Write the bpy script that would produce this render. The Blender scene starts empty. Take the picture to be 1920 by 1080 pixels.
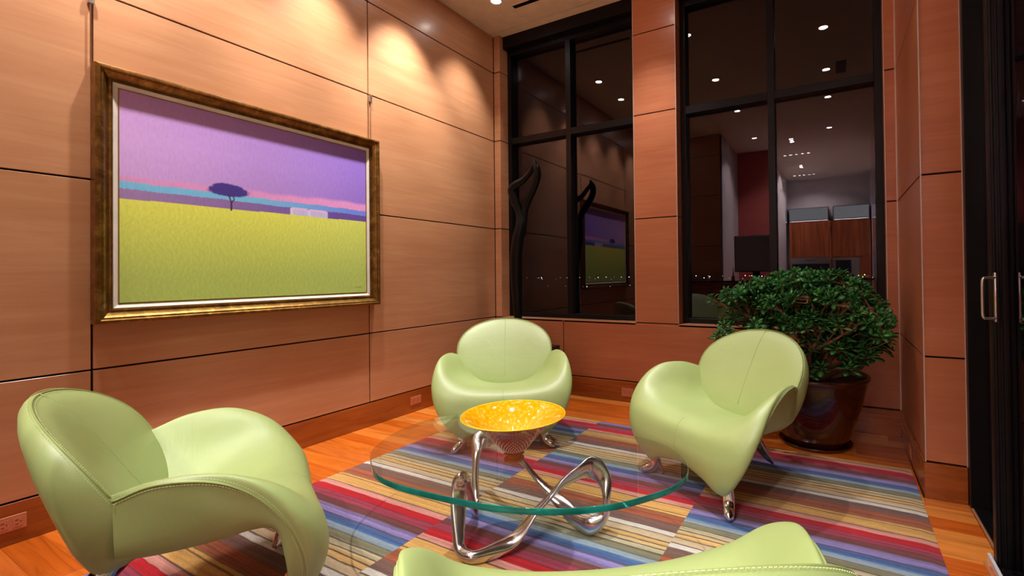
import bpy, math, random
import numpy as np
from mathutils import Vector, Matrix

random.seed(7)
rng = np.random.default_rng(7)
SC = bpy.context.scene
COL = SC.collection

# ------------------------------------------------------------------ camera
CAM_O = Vector((3.3253, -4.0853, 1.2))
CAM_R = Vector((0.878837, 0.476991, -0.011171))
CAM_U = Vector((0.014594, -0.003471, 0.999887))
CAM_F = Vector((-0.476898, 0.878902, 0.010011))
cd = bpy.data.cameras.new('camera')
cd.sensor_width = 36.0
cd.lens = 36.0 * 882.9 / 1920.0
cd.shift_x = (960 - 1094.9) / 1920.0
cd.shift_y = (505.3 - 540) / 1920.0
cd.clip_start = 0.05
cd.clip_end = 2000
cam = bpy.data.objects.new('camera', cd)
m = Matrix((CAM_R, CAM_U, -CAM_F)).transposed().to_4x4()
m.translation = CAM_O
cam.matrix_world = m
COL.objects.link(cam)
SC.camera = cam

# ------------------------------------------------------------------ world (night)
w = bpy.data.worlds.new('night')
w.use_nodes = True
w.node_tree.nodes['Background'].inputs[0].default_value = (0.10, 0.12, 0.2, 1)
w.node_tree.nodes['Background'].inputs[1].default_value = 0.004
SC.world = w

# ------------------------------------------------------------------ exposure
SC.view_settings.view_transform = 'Standard'
SC.view_settings.look = 'None'
SC.view_settings.gamma = 1
SC.view_settings.use_curve_mapping = False
SC.view_settings.exposure = 0.0

# ------------------------------------------------------------------ ceiling lamps of the room
CEIL = 3.83
# (x, y, watts, half cone degrees)
WASH = [(0.47, -0.53, 120), (0.47, -1.26, 270), (0.47, -2.01, 215), (0.47, -2.76, 190), (0.47, -3.50, 190), (0.47, -4.2, 100)]
ROOM = [(1.88, -0.62, 150), (1.88, -2.0, 290), (1.90, -3.43, 45), (3.21, -1.19, 34), (3.21, -2.39, 90), (3.21, -3.48, 65)]
BACK = [(1.9, -5.2, 230), (3.2, -5.2, 230), (2.3, -7.0, 260), (2.75, -7.0, 260), (2.3, -8.6, 290), (2.75, -9.6, 290), (2.5, -5.76, 200), (2.5, -8.42, 240)]
LAMP_COL = (1.0, 0.955, 0.91)


def lamp(x, y, watts, size=125, blend=0.6, name='downlight_lamp', tilt=0.0, tip=0.0):
    d = bpy.data.lights.new(name, 'SPOT')
    d.energy = watts
    d.color = LAMP_COL
    d.spot_size = math.radians(size)
    d.spot_blend = blend
    d.shadow_soft_size = 0.035
    o = bpy.data.objects.new(name, d)
    o.location = (x, y, CEIL - 0.03)
    o.rotation_euler = (math.radians(tip), math.radians(tilt), 0)
    COL.objects.link(o)
    return o


for x, y, e in WASH:
    lamp(x, y, e, 66, 1.0, tilt=16)
for x, y, e in ROOM:
    lamp(x, y, e, 80 if y > -0.7 else 68, 1.0, tip=5 if y > -0.7 else 0)
for x, y, e in BACK:
    lamp(x, y, e, 112 if y > -6 else 140, 0.8)


# ================================================================== helpers
def link(o, parent=None):
    COL.objects.link(o)
    if parent is not None:
        o.parent = parent
    return o


def mesh_obj(name, verts, faces, mat=None, parent=None, smooth=False, loc=None):
    me = bpy.data.meshes.new(name)
    me.from_pydata([tuple(map(float, v)) for v in verts], [], [tuple(f) for f in faces])
    me.update()
    if mat is not None:
        me.materials.append(mat)
    if smooth:
        me.polygons.foreach_set('use_smooth', [True] * len(me.polygons))
    o = bpy.data.objects.new(name, me)
    if loc is not None:
        o.location = loc
    return link(o, parent)


def empty(name, loc=(0, 0, 0), rz=0.0):
    o = bpy.data.objects.new(name, None)
    o.empty_display_size = 0.1
    o.location = loc
    o.rotation_euler = (0, 0, rz)
    return link(o)


def tag(o, label, cat, group=None):
    o['label'] = label
    o['category'] = cat
    if group:
        o['group'] = group
    return o


def struct(o):
    o['kind'] = 'structure'
    return o


def box_vf(x0, x1, y0, y1, z0, z1, c=0.0):
    """box, chamfered by c (24 verts) when c > 0"""
    if c <= 0:
        v = [(x, y, z) for x in (x0, x1) for y in (y0, y1) for z in (z0, z1)]
        f = [(0, 1, 3, 2), (4, 6, 7, 5), (0, 4, 5, 1), (2, 3, 7, 6), (0, 2, 6, 4), (1, 5, 7, 3)]
        return v, f
    v = []
    idx = {}
    for i, x in enumerate((x0, x1)):
        for j, y in enumerate((y0, y1)):
            for k, z in enumerate((z0, z1)):
                sx, sy, sz = (c if i == 0 else -c), (c if j == 0 else -c), (c if k == 0 else -c)
                idx[i, j, k, 0] = len(v); v.append((x, y + sy, z + sz))
                idx[i, j, k, 1] = len(v); v.append((x + sx, y, z + sz))
                idx[i, j, k, 2] = len(v); v.append((x + sx, y + sy, z))
    f = []
    for i in (0, 1):
        q = [idx[i, 0, 0, 0], idx[i, 1, 0, 0], idx[i, 1, 1, 0], idx[i, 0, 1, 0]]
        f.append(q if i else q[::-1])
        q = [idx[0, i, 0, 1], idx[0, i, 1, 1], idx[1, i, 1, 1], idx[1, i, 0, 1]]
        f.append(q if i else q[::-1])
        q = [idx[0, 0, i, 2], idx[1, 0, i, 2], idx[1, 1, i, 2], idx[0, 1, i, 2]]
        f.append(q if i else q[::-1])
    for i in (0, 1):
        for j in (0, 1):
            q = [idx[i, j, 0, 0], idx[i, j, 1, 0], idx[i, j, 1, 1], idx[i, j, 0, 1]]
            f.append(q if (i ^ j) else q[::-1])
            q = [idx[i, 0, j, 0], idx[i, 1, j, 0], idx[i, 1, j, 2], idx[i, 0, j, 2]]
            f.append(q if not (i ^ j) else q[::-1])
            q = [idx[0, i, j, 1], idx[1, i, j, 1], idx[1, i, j, 2], idx[0, i, j, 2]]
            f.append(q if (i ^ j) else q[::-1])
            for k in (0, 1):
                q = [idx[i, j, k, 0], idx[i, j, k, 1], idx[i, j, k, 2]]
                f.append(q if (i ^ j ^ k) else q[::-1])
    return v, f


class MB:
    def __init__(s):
        s.v = []
        s.f = []

    def add(s, v, f):
        n = len(s.v)
        s.v += [tuple(map(float, p)) for p in v]
        s.f += [tuple(i + n for i in q) for q in f]
        return s

    def box(s, *a, c=0.0):
        return s.add(*box_vf(*a, c=c))

    def tube(s, *a, **k):
        return s.add(*tube_vf(*a, **k))

    def build(s, name, mat, parent=None, smooth=False):
        return mesh_obj(name, s.v, s.f, mat, parent, smooth)


def box(name, a, mat, parent=None, c=0.0):
    v, f = box_vf(*a, c=c)
    return mesh_obj(name, v, f, mat, parent)


def cr(P, n):
    """Catmull-Rom through the rows of P, n segments per span"""
    P = np.asarray(P, float)
    Q = np.concatenate([[2 * P[0] - P[1]], P, [2 * P[-1] - P[-2]]])
    out = []
    for i in range(len(P) - 1):
        a, b, c, d = Q[i:i + 4]
        for k in range(n):
            t = k / n
            out.append(0.5 * ((2 * b) + (-a + c) * t + (2 * a - 5 * b + 4 * c - d) * t * t + (-a + 3 * b - 3 * c + d) * t ** 3))
    out.append(P[-1])
    return np.array(out)


def cr_closed(P, n):
    P = np.asarray(P, float)
    m_ = len(P)
    out = []
    for i in range(m_):
        a, b, c, d = P[(i - 1) % m_], P[i], P[(i + 1) % m_], P[(i + 2) % m_]
        for k in range(n):
            t = k / n
            out.append(0.5 * ((2 * b) + (-a + c) * t + (2 * a - 5 * b + 4 * c - d) * t * t + (-a + 3 * b - 3 * c + d) * t ** 3))
    return np.array(out)


def tube_vf(path, radii, seg=10, closed=False, flat=None, wdir=None, cap=True, lens=0.0):
    """loft along path. radii: scalar or list; flat: list of second radii; wdir: width directions"""
    P = np.asarray(path, float)
    n = len(P)
    R = np.full(n, radii, float) if np.isscalar(radii) else np.asarray(radii, float)
    F = R if flat is None else np.asarray(flat, float)
    T = np.zeros_like(P)
    for i in range(n):
        a = P[(i - 1) % n] if (closed or i > 0) else P[i]
        b = P[(i + 1) % n] if (closed or i < n - 1) else P[i]
        T[i] = (b - a) / (np.linalg.norm(b - a) + 1e-12)
    v = []
    prev = None
    for i in range(n):
        if wdir is not None:
            u = np.asarray(wdir[i], float)
        elif prev is None:
            u = np.array([0, 0, 1.0]) if abs(T[i][2]) < 0.9 else np.array([1.0, 0, 0])
        else:
            u = prev
        u = u - T[i] * (u @ T[i])
        u /= np.linalg.norm(u) + 1e-12
        prev = u
        b = np.cross(T[i], u)
        for k in range(seg):
            a = 2 * math.pi * k / seg
            sn = math.sin(a)
            v.append(P[i] + u * R[i] * math.cos(a) + b * F[i] * sn * abs(sn) ** lens)
    f = []
    for i in range(n if closed else n - 1):
        j = (i + 1) % n
        for k in range(seg):
            k2 = (k + 1) % seg
            f.append((i * seg + k, i * seg + k2, j * seg + k2, j * seg + k))
    if not closed and cap:
        f.append(tuple(range(seg - 1, -1, -1)))
        f.append(tuple((n - 1) * seg + k for k in range(seg)))
    return v, f


def lathe_vf(prof, seg=48, c=(0, 0)):
    v = []
    f = []
    for r, z in prof:
        for k in range(seg):
            a = 2 * math.pi * k / seg
            v.append((c[0] + r * math.cos(a), c[1] + r * math.sin(a), z))
    for i in range(len(prof) - 1):
        for k in range(seg):
            k2 = (k + 1) % seg
            f.append((i * seg + k, i * seg + k2, (i + 1) * seg + k2, (i + 1) * seg + k))
    return v, f


def grid_f(nu, nv, off=0, wrap=False):
    f = []
    for i in range(nu - 1):
        for j in range(nv if wrap else nv - 1):
            j2 = (j + 1) % nv
            f.append((off + i * nv + j, off + i * nv + j2, off + (i + 1) * nv + j2, off + (i + 1) * nv + j))
    return f


# ================================================================== materials
def srgb(r, g, b):
    def c(x):
        x /= 255.0
        return x / 12.92 if x <= 0.04045 else ((x + 0.055) / 1.055) ** 2.4
    return (c(r), c(g), c(b), 1.0)


class N:
    def __init__(s, name):
        s.m = bpy.data.materials.new(name)
        s.m.use_nodes = True
        s.t = s.m.node_tree
        s.t.nodes.clear()
        s.out = s.t.nodes.new('ShaderNodeOutputMaterial')

    def n(s, typ, **k):
        o = s.t.nodes.new(typ)
        for a, b in k.items():
            setattr(o, a, b)
        return o

    def l(s, a, b):
        s.t.links.new(a, b)

    def math(s, op, a, b=None, c=None):
        o = s.n('ShaderNodeMath', operation=op)
        for i, x in enumerate((a, b, c)):
            if x is None:
                continue
            if isinstance(x, (int, float)):
                o.inputs[i].default_value = x
            else:
                s.l(x, o.inputs[i])
        return o.outputs[0]

    def ramp(s, fac, stops, interp='LINEAR'):
        o = s.n('ShaderNodeValToRGB')
        cr_ = o.color_ramp
        cr_.interpolation = interp
        while len(cr_.elements) > 1:
            cr_.elements.remove(cr_.elements[-1])
        cr_.elements[0].position = stops[0][0]
        cr_.elements[0].color = stops[0][1]
        for p, c in stops[1:]:
            e = cr_.elements.new(p)
            e.color = c
        s.l(fac, o.inputs[0])
        return o.outputs[0]

    def noise(s, vec, scale, detail=3, rough=0.5, dist=0.0):
        o = s.n('ShaderNodeTexNoise')
        o.inputs['Scale'].default_value = scale
        o.inputs['Detail'].default_value = detail
        o.inputs['Roughness'].default_value = rough
        o.inputs['Distortion'].default_value = dist
        if vec is not None:
            s.l(vec, o.inputs['Vector'])
        return o.outputs['Fac']

    def mapping(s, scale=(1, 1, 1), loc=None, coord='Object', rnd=0.0):
        tc = s.n('ShaderNodeTexCoord')
        mp = s.n('ShaderNodeMapping')
        mp.inputs['Scale'].default_value = scale
        s.l(tc.outputs[coord], mp.inputs['Vector'])
        if rnd:
            oi = s.n('ShaderNodeObjectInfo')
            v = s.n('ShaderNodeCombineXYZ')
            r_ = s.math('MULTIPLY', oi.outputs['Random'], rnd)
            s.l(r_, v.inputs[0]); s.l(r_, v.inputs[1]); s.l(r_, v.inputs[2])
            s.l(v.outputs[0], mp.inputs['Location'])
        return mp.outputs[0]

    def bsdf(s, **k):
        b = s.n('ShaderNodeBsdfPrincipled')
        for a, x in k.items():
            a = a.replace('_', ' ')
            if hasattr(x, 'is_linked') or isinstance(x, bpy.types.NodeSocket):
                s.l(x, b.inputs[a])
            else:
                b.inputs[a].default_value = x
        s.l(b.outputs[0], s.out.inputs[0])
        return b

    def bump(s, h, strength=0.2, dist=0.01):
        b = s.n('ShaderNodeBump')
        b.inputs['Strength'].default_value = strength
        b.inputs['Distance'].default_value = dist
        s.l(h, b.inputs['Height'])
        return b.outputs[0]


def plain(name, col, rough=0.5, metal=0.0, **k):
    """even colour with a faint procedural mottling"""
    n = N(name)
    v = n.mapping((1, 1, 1))
    f = n.noise(v, 9.0, 3)
    a = tuple(min(1, c * 0.93) for c in col[:3]) + (1,)
    b = tuple(min(1, c * 1.06) for c in col[:3]) + (1,)
    c = n.ramp(f, [(0.3, a), (0.7, b)])
    n.bsdf(Base_Color=c, Roughness=rough, Metallic=metal, **k)
    return n.m


def wood_panel(name, dark, mid, light, rough=0.36, scale=(0.9, 0.9, 13), rnd=17.0, coat=0.25, detail=5):
    n = N(name)
    v = n.mapping(scale, rnd=rnd)
    f1 = n.noise(v, 1.6, detail, 0.6, 0.9)
    v2 = n.mapping((1.1, 1.1, 2.2), rnd=rnd)
    f2 = n.noise(v2, 1.1, 2, 0.5, 0.4)
    mixf = n.math('ADD', n.math('MULTIPLY', f1, 0.55), n.math('MULTIPLY', f2, 0.45))
    c = n.ramp(mixf, [(0.33, dark), (0.5, mid), (0.66, light)])
    r = n.math('ADD', n.math('MULTIPLY', f1, 0.10), rough - 0.05)
    b = n.bsdf(Base_Color=c, Roughness=r)
    b.inputs['Coat Weight'].default_value = coat
    b.inputs['Coat Roughness'].default_value = 0.18
    nb = n.bump(f2, 0.05, 0.02)
    n.l(nb, b.inputs['Coat Normal'])
    return n.m


M = {}
M['panel'] = wood_panel('cherry_panel', srgb(188, 130, 90), srgb(198, 141, 101), srgb(208, 153, 112))
M['pillar'] = wood_panel('cherry_pillar', srgb(176, 103, 68), srgb(188, 115, 77), srgb(198, 127, 87))
M['base'] = wood_panel('cherry_base', srgb(128, 62, 20), srgb(156, 80, 28), srgb(178, 99, 40), rough=0.28, coat=0.5)
M['gap'] = plain('joint_black', (0.012, 0.006, 0.004, 1), 0.8)
M['plaster'] = plain('ceiling_plaster', srgb(236, 224, 208), 0.9)
M['white_wall'] = plain('white_wall', srgb(214, 208, 210), 0.85)
M['red_wall'] = plain('red_wall', srgb(190, 92, 84), 0.85)
M['black'] = plain('black_frame', srgb(10, 10, 13), 0.4, Specular_IOR_Level=0.25)
M['trim'] = plain('metal_edge', srgb(205, 188, 180), 0.4, 0.3)
M['outlet'] = plain('outlet_plate', srgb(196, 120, 88), 0.45)
M['slot'] = plain('outlet_slot', srgb(60, 28, 18), 0.6)
M['chrome'] = plain('chrome', (0.80, 0.79, 0.78, 1), 0.09, 1.0)
M['steel'] = plain('brushed_steel', (0.6, 0.58, 0.56, 1), 0.3, 1.0)
M['alu'] = plain('polished_aluminium', (0.68, 0.67, 0.68, 1), 0.2, 1.0)
M['screen'] = plain('tv_screen', srgb(40, 39, 43), 0.2)
M['tv'] = plain('tv_reflected_grey', srgb(168, 162, 172), 0.4)  # screen base raised to pale grey, standing in for lights reflected on it
M['threshold'] = plain('threshold', srgb(176, 120, 84), 0.4)
M['terracotta'] = plain('red_vase', srgb(190, 34, 30), 0.25)
M['counter'] = plain('dark_counter', srgb(40, 26, 22), 0.2)
M['bronze'] = plain('dark_bronze', (0.004, 0.004, 0.005, 1), 0.3, 0.0, Specular_IOR_Level=0.2)
M['pedestal'] = plain('black_pedestal', srgb(22, 18, 16), 0.35)


def leather():
    n = N('green_leather')
    v = n.mapping((1, 1, 1))
    f = n.noise(v, 2.5, 2)
    c = n.ramp(f, [(0.3, srgb(168, 188, 117)), (0.7, srgb(176, 197, 126))])
    b = n.bsdf(Base_Color=c, Roughness=0.46)
    b.inputs['Specular IOR Level'].default_value = 1.0
    vo = n.n('ShaderNodeTexVoronoi')
    vo.inputs['Scale'].default_value = 420
    n.l(v, vo.inputs['Vector'])
    w1 = n.noise(n.mapping((3, 9, 3)), 2.2, 3, 0.5, 1.2)
    h = n.math('ADD', n.math('MULTIPLY', vo.outputs['Distance'], 0.06), n.math('MULTIPLY', w1, 0.7))
    n.l(n.bump(h, 0.16, 0.012), b.inputs['Normal'])
    return n.m


M['leather'] = leather()
M['seam'] = plain('seam_green', srgb(160, 178, 108), 0.5)
M['stitch'] = plain('stitch_thread', srgb(222, 232, 170), 0.6)


def glass_pane(name, tint, ior, rough=0.0, gcol=(1, 1, 1, 1)):
    n = N(name)
    ge = n.n('ShaderNodeNewGeometry')
    dt = n.n('ShaderNodeVectorMath', operation='DOT_PRODUCT')
    n.l(ge.outputs['Incoming'], dt.inputs[0]); n.l(ge.outputs['Normal'], dt.inputs[1])
    cs = n.math('ABSOLUTE', dt.outputs['Value'])
    f0 = ((ior - 1) / (ior + 1)) ** 2
    sch = n.math('ADD', n.math('MULTIPLY', n.math('POWER', n.math('SUBTRACT', 1.0, cs), 5.0), 1 - f0), f0)
    tr = n.n('ShaderNodeBsdfTransparent')
    tr.inputs[0].default_value = tint
    gl = n.n('ShaderNodeBsdfGlossy')
    gl.inputs['Roughness'].default_value = rough
    gl.inputs[0].default_value = gcol
    mx = n.n('ShaderNodeMixShader')
    n.l(sch, mx.inputs[0])
    n.l(tr.outputs[0], mx.inputs[1])
    n.l(gl.outputs[0], mx.inputs[2])
    n.l(mx.outputs[0], n.out.inputs[0])
    return n.m


M['window_glass'] = glass_pane('window_glass', (0.55, 0.56, 0.6, 1), 1.68, gcol=(1, .87, .96, 1))
M['table_glass'] = glass_pane('table_glass', (0.965, 0.985, 0.975, 1), 1.45)


def table_edge():
    n = N('glass_edge_green')
    f = n.noise(n.mapping((3, 3, 3)), 3, 2)
    c = n.ramp(f, [(0.35, srgb(0, 104, 96)), (0.65, srgb(10, 142, 128))])
    b = n.bsdf(Base_Color=c, Roughness=0.06)
    b.inputs['Transmission Weight'].default_value = 0.25
    b.inputs['IOR'].default_value = 1.5
    ge = n.n('ShaderNodeNewGeometry')
    t = n.n('ShaderNodeBsdfTransparent')
    t.inputs[0].default_value = (.88, .95, .93, 1)
    mx = n.n('ShaderNodeMixShader')
    n.l(n.math('MULTIPLY', ge.outputs['Backfacing'], 0.95), mx.inputs[0])
    n.l(b.outputs[0], mx.inputs[1]); n.l(t.outputs[0], mx.inputs[2])
    n.l(mx.outputs[0], n.out.inputs[0])
    return n.m


M['table_edge'] = table_edge()


def planks_mat():
    n = N('floor_plank')
    v = n.mapping((0.8, 11, 1), rnd=23.0)
    f = n.noise(v, 1.5, 5, 0.62, 1.3)
    oi = n.n('ShaderNodeObjectInfo')
    base = n.ramp(oi.outputs['Random'], [(0.0, srgb(176, 82, 20)), (0.3, srgb(206, 108, 34)), (0.6, srgb(196, 92, 24)), (0.8, srgb(222, 138, 60)), (1.0, srgb(188, 88, 26))])
    grain = n.ramp(f, [(0.28, (0.62, 0.55, 0.5, 1)), (0.5, (1, 1, 1, 1)), (0.72, (1.25, 1.3, 1.35, 1))])
    mx = n.n('ShaderNodeMix', data_type='RGBA', blend_type='MULTIPLY')
    mx.inputs[0].default_value = 1.0
    n.l(base, mx.inputs[6]); n.l(grain, mx.inputs[7])
    b = n.bsdf(Base_Color=mx.outputs[2], Roughness=0.24)
    b.inputs['Coat Weight'].default_value = 0.3
    b.inputs['Coat Roughness'].default_value = 0.12
    return n.m


M['plank'] = planks_mat()

P_RUG = 0.8185


def rug_mat():
    n = N('rug_stripes')
    tc = n.n('ShaderNodeTexCoord')
    sp = n.n('ShaderNodeSeparateXYZ')
    n.l(tc.outputs['Object'], sp.inputs[0])
    X, Y = sp.outputs[0], sp.outputs[1]
    wob = n.noise(n.mapping((2.2, 9, 1)), 1.6, 3, 0.6)
    wob = n.math('MULTIPLY', n.math('SUBTRACT', wob, 0.5), 0.022)
    yw = n.math('ADD', Y, wob)
    # forward panels: s = (-0.76 - y) mod P ; reversed middle panel: s = (y + 1.70) mod P
    sf = n.math('DIVIDE', n.math('SUBTRACT', -0.76, yw), P_RUG)
    sf = n.math('FRACT', n.math('ADD', sf, 4))
    sr = n.math('DIVIDE', n.math('ADD', yw, 1.70), P_RUG)
    sr = n.math('FRACT', n.math('ADD', sr, 8))
    mid = n.math('MULTIPLY', n.math('GREATER_THAN', X, 1.612), n.math('LESS_THAN', X, 2.652))
    s_ = n.math('ADD', n.math('MULTIPLY', mid, sr), n.math('MULTIPLY', n.math('SUBTRACT', 1, mid), sf))
    p = lambda x: x / P_RUG
    red, mau, bro = srgb(188, 30, 44), srgb(164, 62, 86), srgb(118, 66, 64)
    gvi, lil, sla, blu = srgb(122, 96, 122), srgb(146, 134, 194), srgb(92, 90, 128), srgb(74, 110, 166)
    lbl, oli = srgb(146, 166, 180), srgb(132, 130, 104)
    cr1, cr2, gol, bei = srgb(192, 182, 148), srgb(210, 192, 144), srgb(214, 176, 114), srgb(206, 184, 150)
    whi, tau, rus, gold, pink = srgb(218, 212, 202), srgb(124, 94, 86), srgb(172, 94, 64), srgb(216, 168, 96), srgb(212, 148, 136)
    brr = srgb(160, 92, 66)
    stops = [(0, red), (p(.048), red), (p(.056), mau), (p(.098), mau), (p(.106), bro), (p(.138), bro), (p(.148), gvi), (p(.168), lil), (p(.194), lil),
             (p(.206), sla), (p(.222), blu), (p(.25), blu), (p(.262), lbl), (p(.287), lbl), (p(.298), oli), (p(.334), oli), (p(.342), cr1), (p(.372), cr1), (p(.376), cr2),
             (p(.404), gol), (p(.436), gol), (p(.444), bei), (p(.488), bei), (p(.493), whi), (p(.528), whi), (p(.536), tau), (p(.590), tau), (p(.604), rus),
             (p(.668), brr), (p(.678), gold), (p(.772), gold), (p(.780), pink)]
    c = n.ramp(s_, stops)
    c.node.color_ramp.elements[-1].color = pink
    # thin dark yarn lines
    K = (0, 0, 0, 1)
    W = (1, 1, 1, 1)
    ln = []
    for q, wd in ((.052, .6), (.078, .45), (.102, .6), (.14, .5), (.166, .4), (.204, .5), (.232, .4), (.294, .5), (.338, 1), (.374, 1), (.406, 1), (.440, 1), (.490, 1), (.532, .9), (.60, .5), (.64, .5), (.676, .8), (.70, .9), (.776, 1)):
        a = (wd, wd, wd, 1)
        ln += [(q, wd)]
    dark = None
    lw = n.noise(n.mapping((6, 30, 1)), 2.0, 2)
    lw = n.math('ADD', n.math('MULTIPLY', lw, 0.0035), 0.0024)
    for q, wd in ln:
        d = n.math('ABSOLUTE', n.math('SUBTRACT', n.math('MULTIPLY', s_, P_RUG), q))
        h = n.math('MULTIPLY', n.math('LESS_THAN', d, lw), wd * 0.8)
        dark = h if dark is None else n.math('MAXIMUM', dark, h)
    mx = n.n('ShaderNodeMix', data_type='RGBA')
    n.l(dark, mx.inputs[0]); n.l(c, mx.inputs[6])
    mx.inputs[7].default_value = srgb(72, 56, 62)
    # yarn speckle
    sp1 = n.noise(n.mapping((40, 260, 1)), 1.0, 3, 0.7)
    sp2 = n.noise(n.mapping((1.6, 62, 1)), 1.0, 4, 0.7)
    g = n.math('ADD', n.math('MULTIPLY', sp1, 0.42), n.math('MULTIPLY', sp2, 0.62))
    gr = n.ramp(g, [(0.30, (0.42, 0.40, 0.43, 1)), (0.70, (1.18, 1.18, 1.18, 1))])
    m2 = n.n('ShaderNodeMix', data_type='RGBA', blend_type='MULTIPLY')
    m2.inputs[0].default_value = 1
    n.l(mx.outputs[2], m2.inputs[6]); n.l(gr, m2.inputs[7])
    b = n.bsdf(Base_Color=m2.outputs[2], Roughness=0.95)
    b.inputs['Specular IOR Level'].default_value = 0.1
    b.inputs['Sheen Weight'].default_value = 0.15
    n.l(n.bump(sp1, 0.35, 0.004), b.inputs['Normal'])
    return n.m


M['rug'] = rug_mat()


def vcol_mat(name, rough, bump=0.0, scale=(30, 90, 30)):
    n = N(name)
    a = n.n('ShaderNodeVertexColor')
    a.layer_name = 'Col'
    f = n.noise(n.mapping(scale), 1.0, 4, 0.6)
    gr = n.ramp(f, [(0.3, (0.93, 0.93, 0.93, 1)), (0.7, (1.06, 1.06, 1.06, 1))])
    m2 = n.n('ShaderNodeMix', data_type='RGBA', blend_type='MULTIPLY')
    m2.inputs[0].default_value = 1
    n.l(a.outputs[0], m2.inputs[6]); n.l(gr, m2.inputs[7])
    b = n.bsdf(Base_Color=m2.outputs[2], Roughness=rough)
    if bump:
        n.l(n.bump(f, bump, 0.002), b.inputs['Normal'])
    return n.m


M['canvas'] = vcol_mat('painted_canvas', 0.55, 0.05)
M['gilt'] = None


def gilt():
    n = N('antique_gilt')
    f = n.noise(n.mapping((14, 14, 14)), 1.2, 6, 0.7, 0.6)
    c = n.ramp(f, [(0.3, srgb(86, 56, 20)), (0.55, srgb(138, 98, 42)), (0.75, srgb(186, 148, 78))])
    b = n.bsdf(Base_Color=c, Roughness=0.34, Metallic=0.75)
    n.l(n.bump(f, 0.15, 0.003), b.inputs['Normal'])
    return n.m


M['gilt'] = gilt()
M['liner'] = plain('white_liner', srgb(238, 232, 222), 0.6)
M['gold_line'] = plain('gold_fillet', srgb(196, 152, 70), 0.3, 0.8)


# ================================================================== room shell
G = 0.005  # half joint width


def panel_wall(parent, axis, plane, spans_a, zs, mat, out, th=0.014, name='panel'):
    """panels on a plane. axis 'y' : plane is X=plane and panels run along Y. out = +1/-1 direction of the face"""
    for a0, a1 in spans_a:
        for z0, z1 in zip(zs[:-1], zs[1:]):
            p0, p1 = sorted((plane, plane - out * th))
            A0, A1, Z0, Z1 = a0 + G, a1 - G, z0 + G, z1 - G
            if axis == 'y':
                box(name, (p0, p1, A0, A1, Z0, Z1), mat, parent, c=0.0012)
            else:
                box(name, (A0, A1, p0, p1, Z0, Z1), mat, parent, c=0.0012)


ZS = [0.191, 0.744, 1.708, 2.672, 3.428, CEIL]
# left wall -----------------------------------------------------------------
wl = struct(box('wall_left', (-0.16, -0.016, -4.70, 0.0, 0.0, CEIL), M['gap']))
panel_wall(wl, 'y', 0.0, [(-1.580, 0.0), (-3.178, -1.580), (-4.69, -3.178)], ZS, M['panel'], 1)
bl = struct(box('baseboard_left', (-0.015, 0.0, -4.69, 0.0, 0.0, 0.186), M['base'], c=0.001))
# back wall (with the two windows) -----------------------------------------
WD = 0.135   # depth of the window recess
XL, XP0, XP1, XR0, XR1 = 0.087, 1.653, 2.061, 3.631, 3.704
wb = struct(MB().box(-0.16, XL - 0.014, 0.016, 0.36, 0.0, CEIL).box(XL - 0.014, XR0 + .014, 0.016, 0.36, 0.0, 0.724)
            .box(XP0 + 0.014, XP1 - 0.014, 0.016, 0.36, 0.724, CEIL).box(XR0 + 0.014, XR1 + 0.4, 0.016, 0.36, 0.0, CEIL)
            .box(XL - .014, XR0 + .014, 0.20, 0.36, 3.70, CEIL).build('wall_back', M['gap']))
panel_wall(wb, 'x', 0.0, [(0.0, XL)], ZS[1:], M['panel'], -1)
panel_wall(wb, 'x', 0.0, [(0.0, 0.866), (0.866, 3.704)], ZS[:2], M['pillar'], -1)
panel_wall(wb, 'x', 0.0, [(XP0, XP1)], ZS[1:], M['pillar'], -1)
panel_wall(wb, 'x', 0.0, [(XR0, XR1)], ZS[1:], M['pillar'], -1)
# jambs (returns into the recess)
for z0, z1 in zip(ZS[1:-1], ZS[2:]):
    box('jamb_panel', (XL - 0.014, XL, 0.001, 0.20, z0 + G, z1 - G), M['panel'], wb)
    box('jamb_panel', (XP0, XP0 + 0.014, 0.001, 0.20, z0 + G, z1 - G), M['pillar'], wb)
    box('jamb_panel', (XP1 - 0.014, XP1, 0.001, 0.20, z0 + G, z1 - G), M['pillar'], wb)
    box('jamb_panel', (XR0, XR0 + 0.014, 0.001, 0.20, z0 + G, z1 - G), M['pillar'], wb)
for x0, x1 in ((XL, XP0), (XP1, XR0)):
    box('sill_board', (x0 + .001, x1 - .001, 0.0, 0.24, 0.724, 0.744), M['panel'], wb)
for x in (XP0, XP1, XR0):
    box('edge_strip', (x - 0.003, x + 0.003, -0.002, 0.003, 0.748, CEIL - 0.001), M['trim'], wb)
bb = struct(box('baseboard_back', (0.001, XR1, -0.012, 0.015, 0.0, 0.186), M['base'], c=0.001))
# right return wall and pier ----------------------------------------------------
wr = struct(MB().box(3.728, 4.3, -1.012, 0.0, 0.0, CEIL).build('wall_right', M['gap']))
for z0, z1 in zip(ZS[:-1], ZS[1:]):
    v, f = box_vf(0, 0.014, -1.022, -0.004, z0 + G, z1 - G, c=0.001)
    v = [(3.704 + x - 0.0078 * y, y, z) for x, y, z in v]
    mesh_obj('panel', v, f, M['pillar'], wr)
    box('panel', (3.7145, 3.886, -1.030, -1.0165, z0 + G, z1 - G), M['pillar'], wr, c=0.001)
v, f = box_vf(-0.008, 0.008, -1.034, -0.006, 0.0, 0.186, c=0.001)
struct(MB().add([(3.704 + x - 0.0078 * y, y, z) for x, y, z in v], f).box(3.705, 3.886, -1.037, -1.02, 0, 0.186, c=0.001).build('baseboard_right', M['base']))
box('edge_strip', (3.697, 3.7045, -0.0075, 0.0, 0.19, CEIL - .001), M['trim'], wr)
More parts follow.
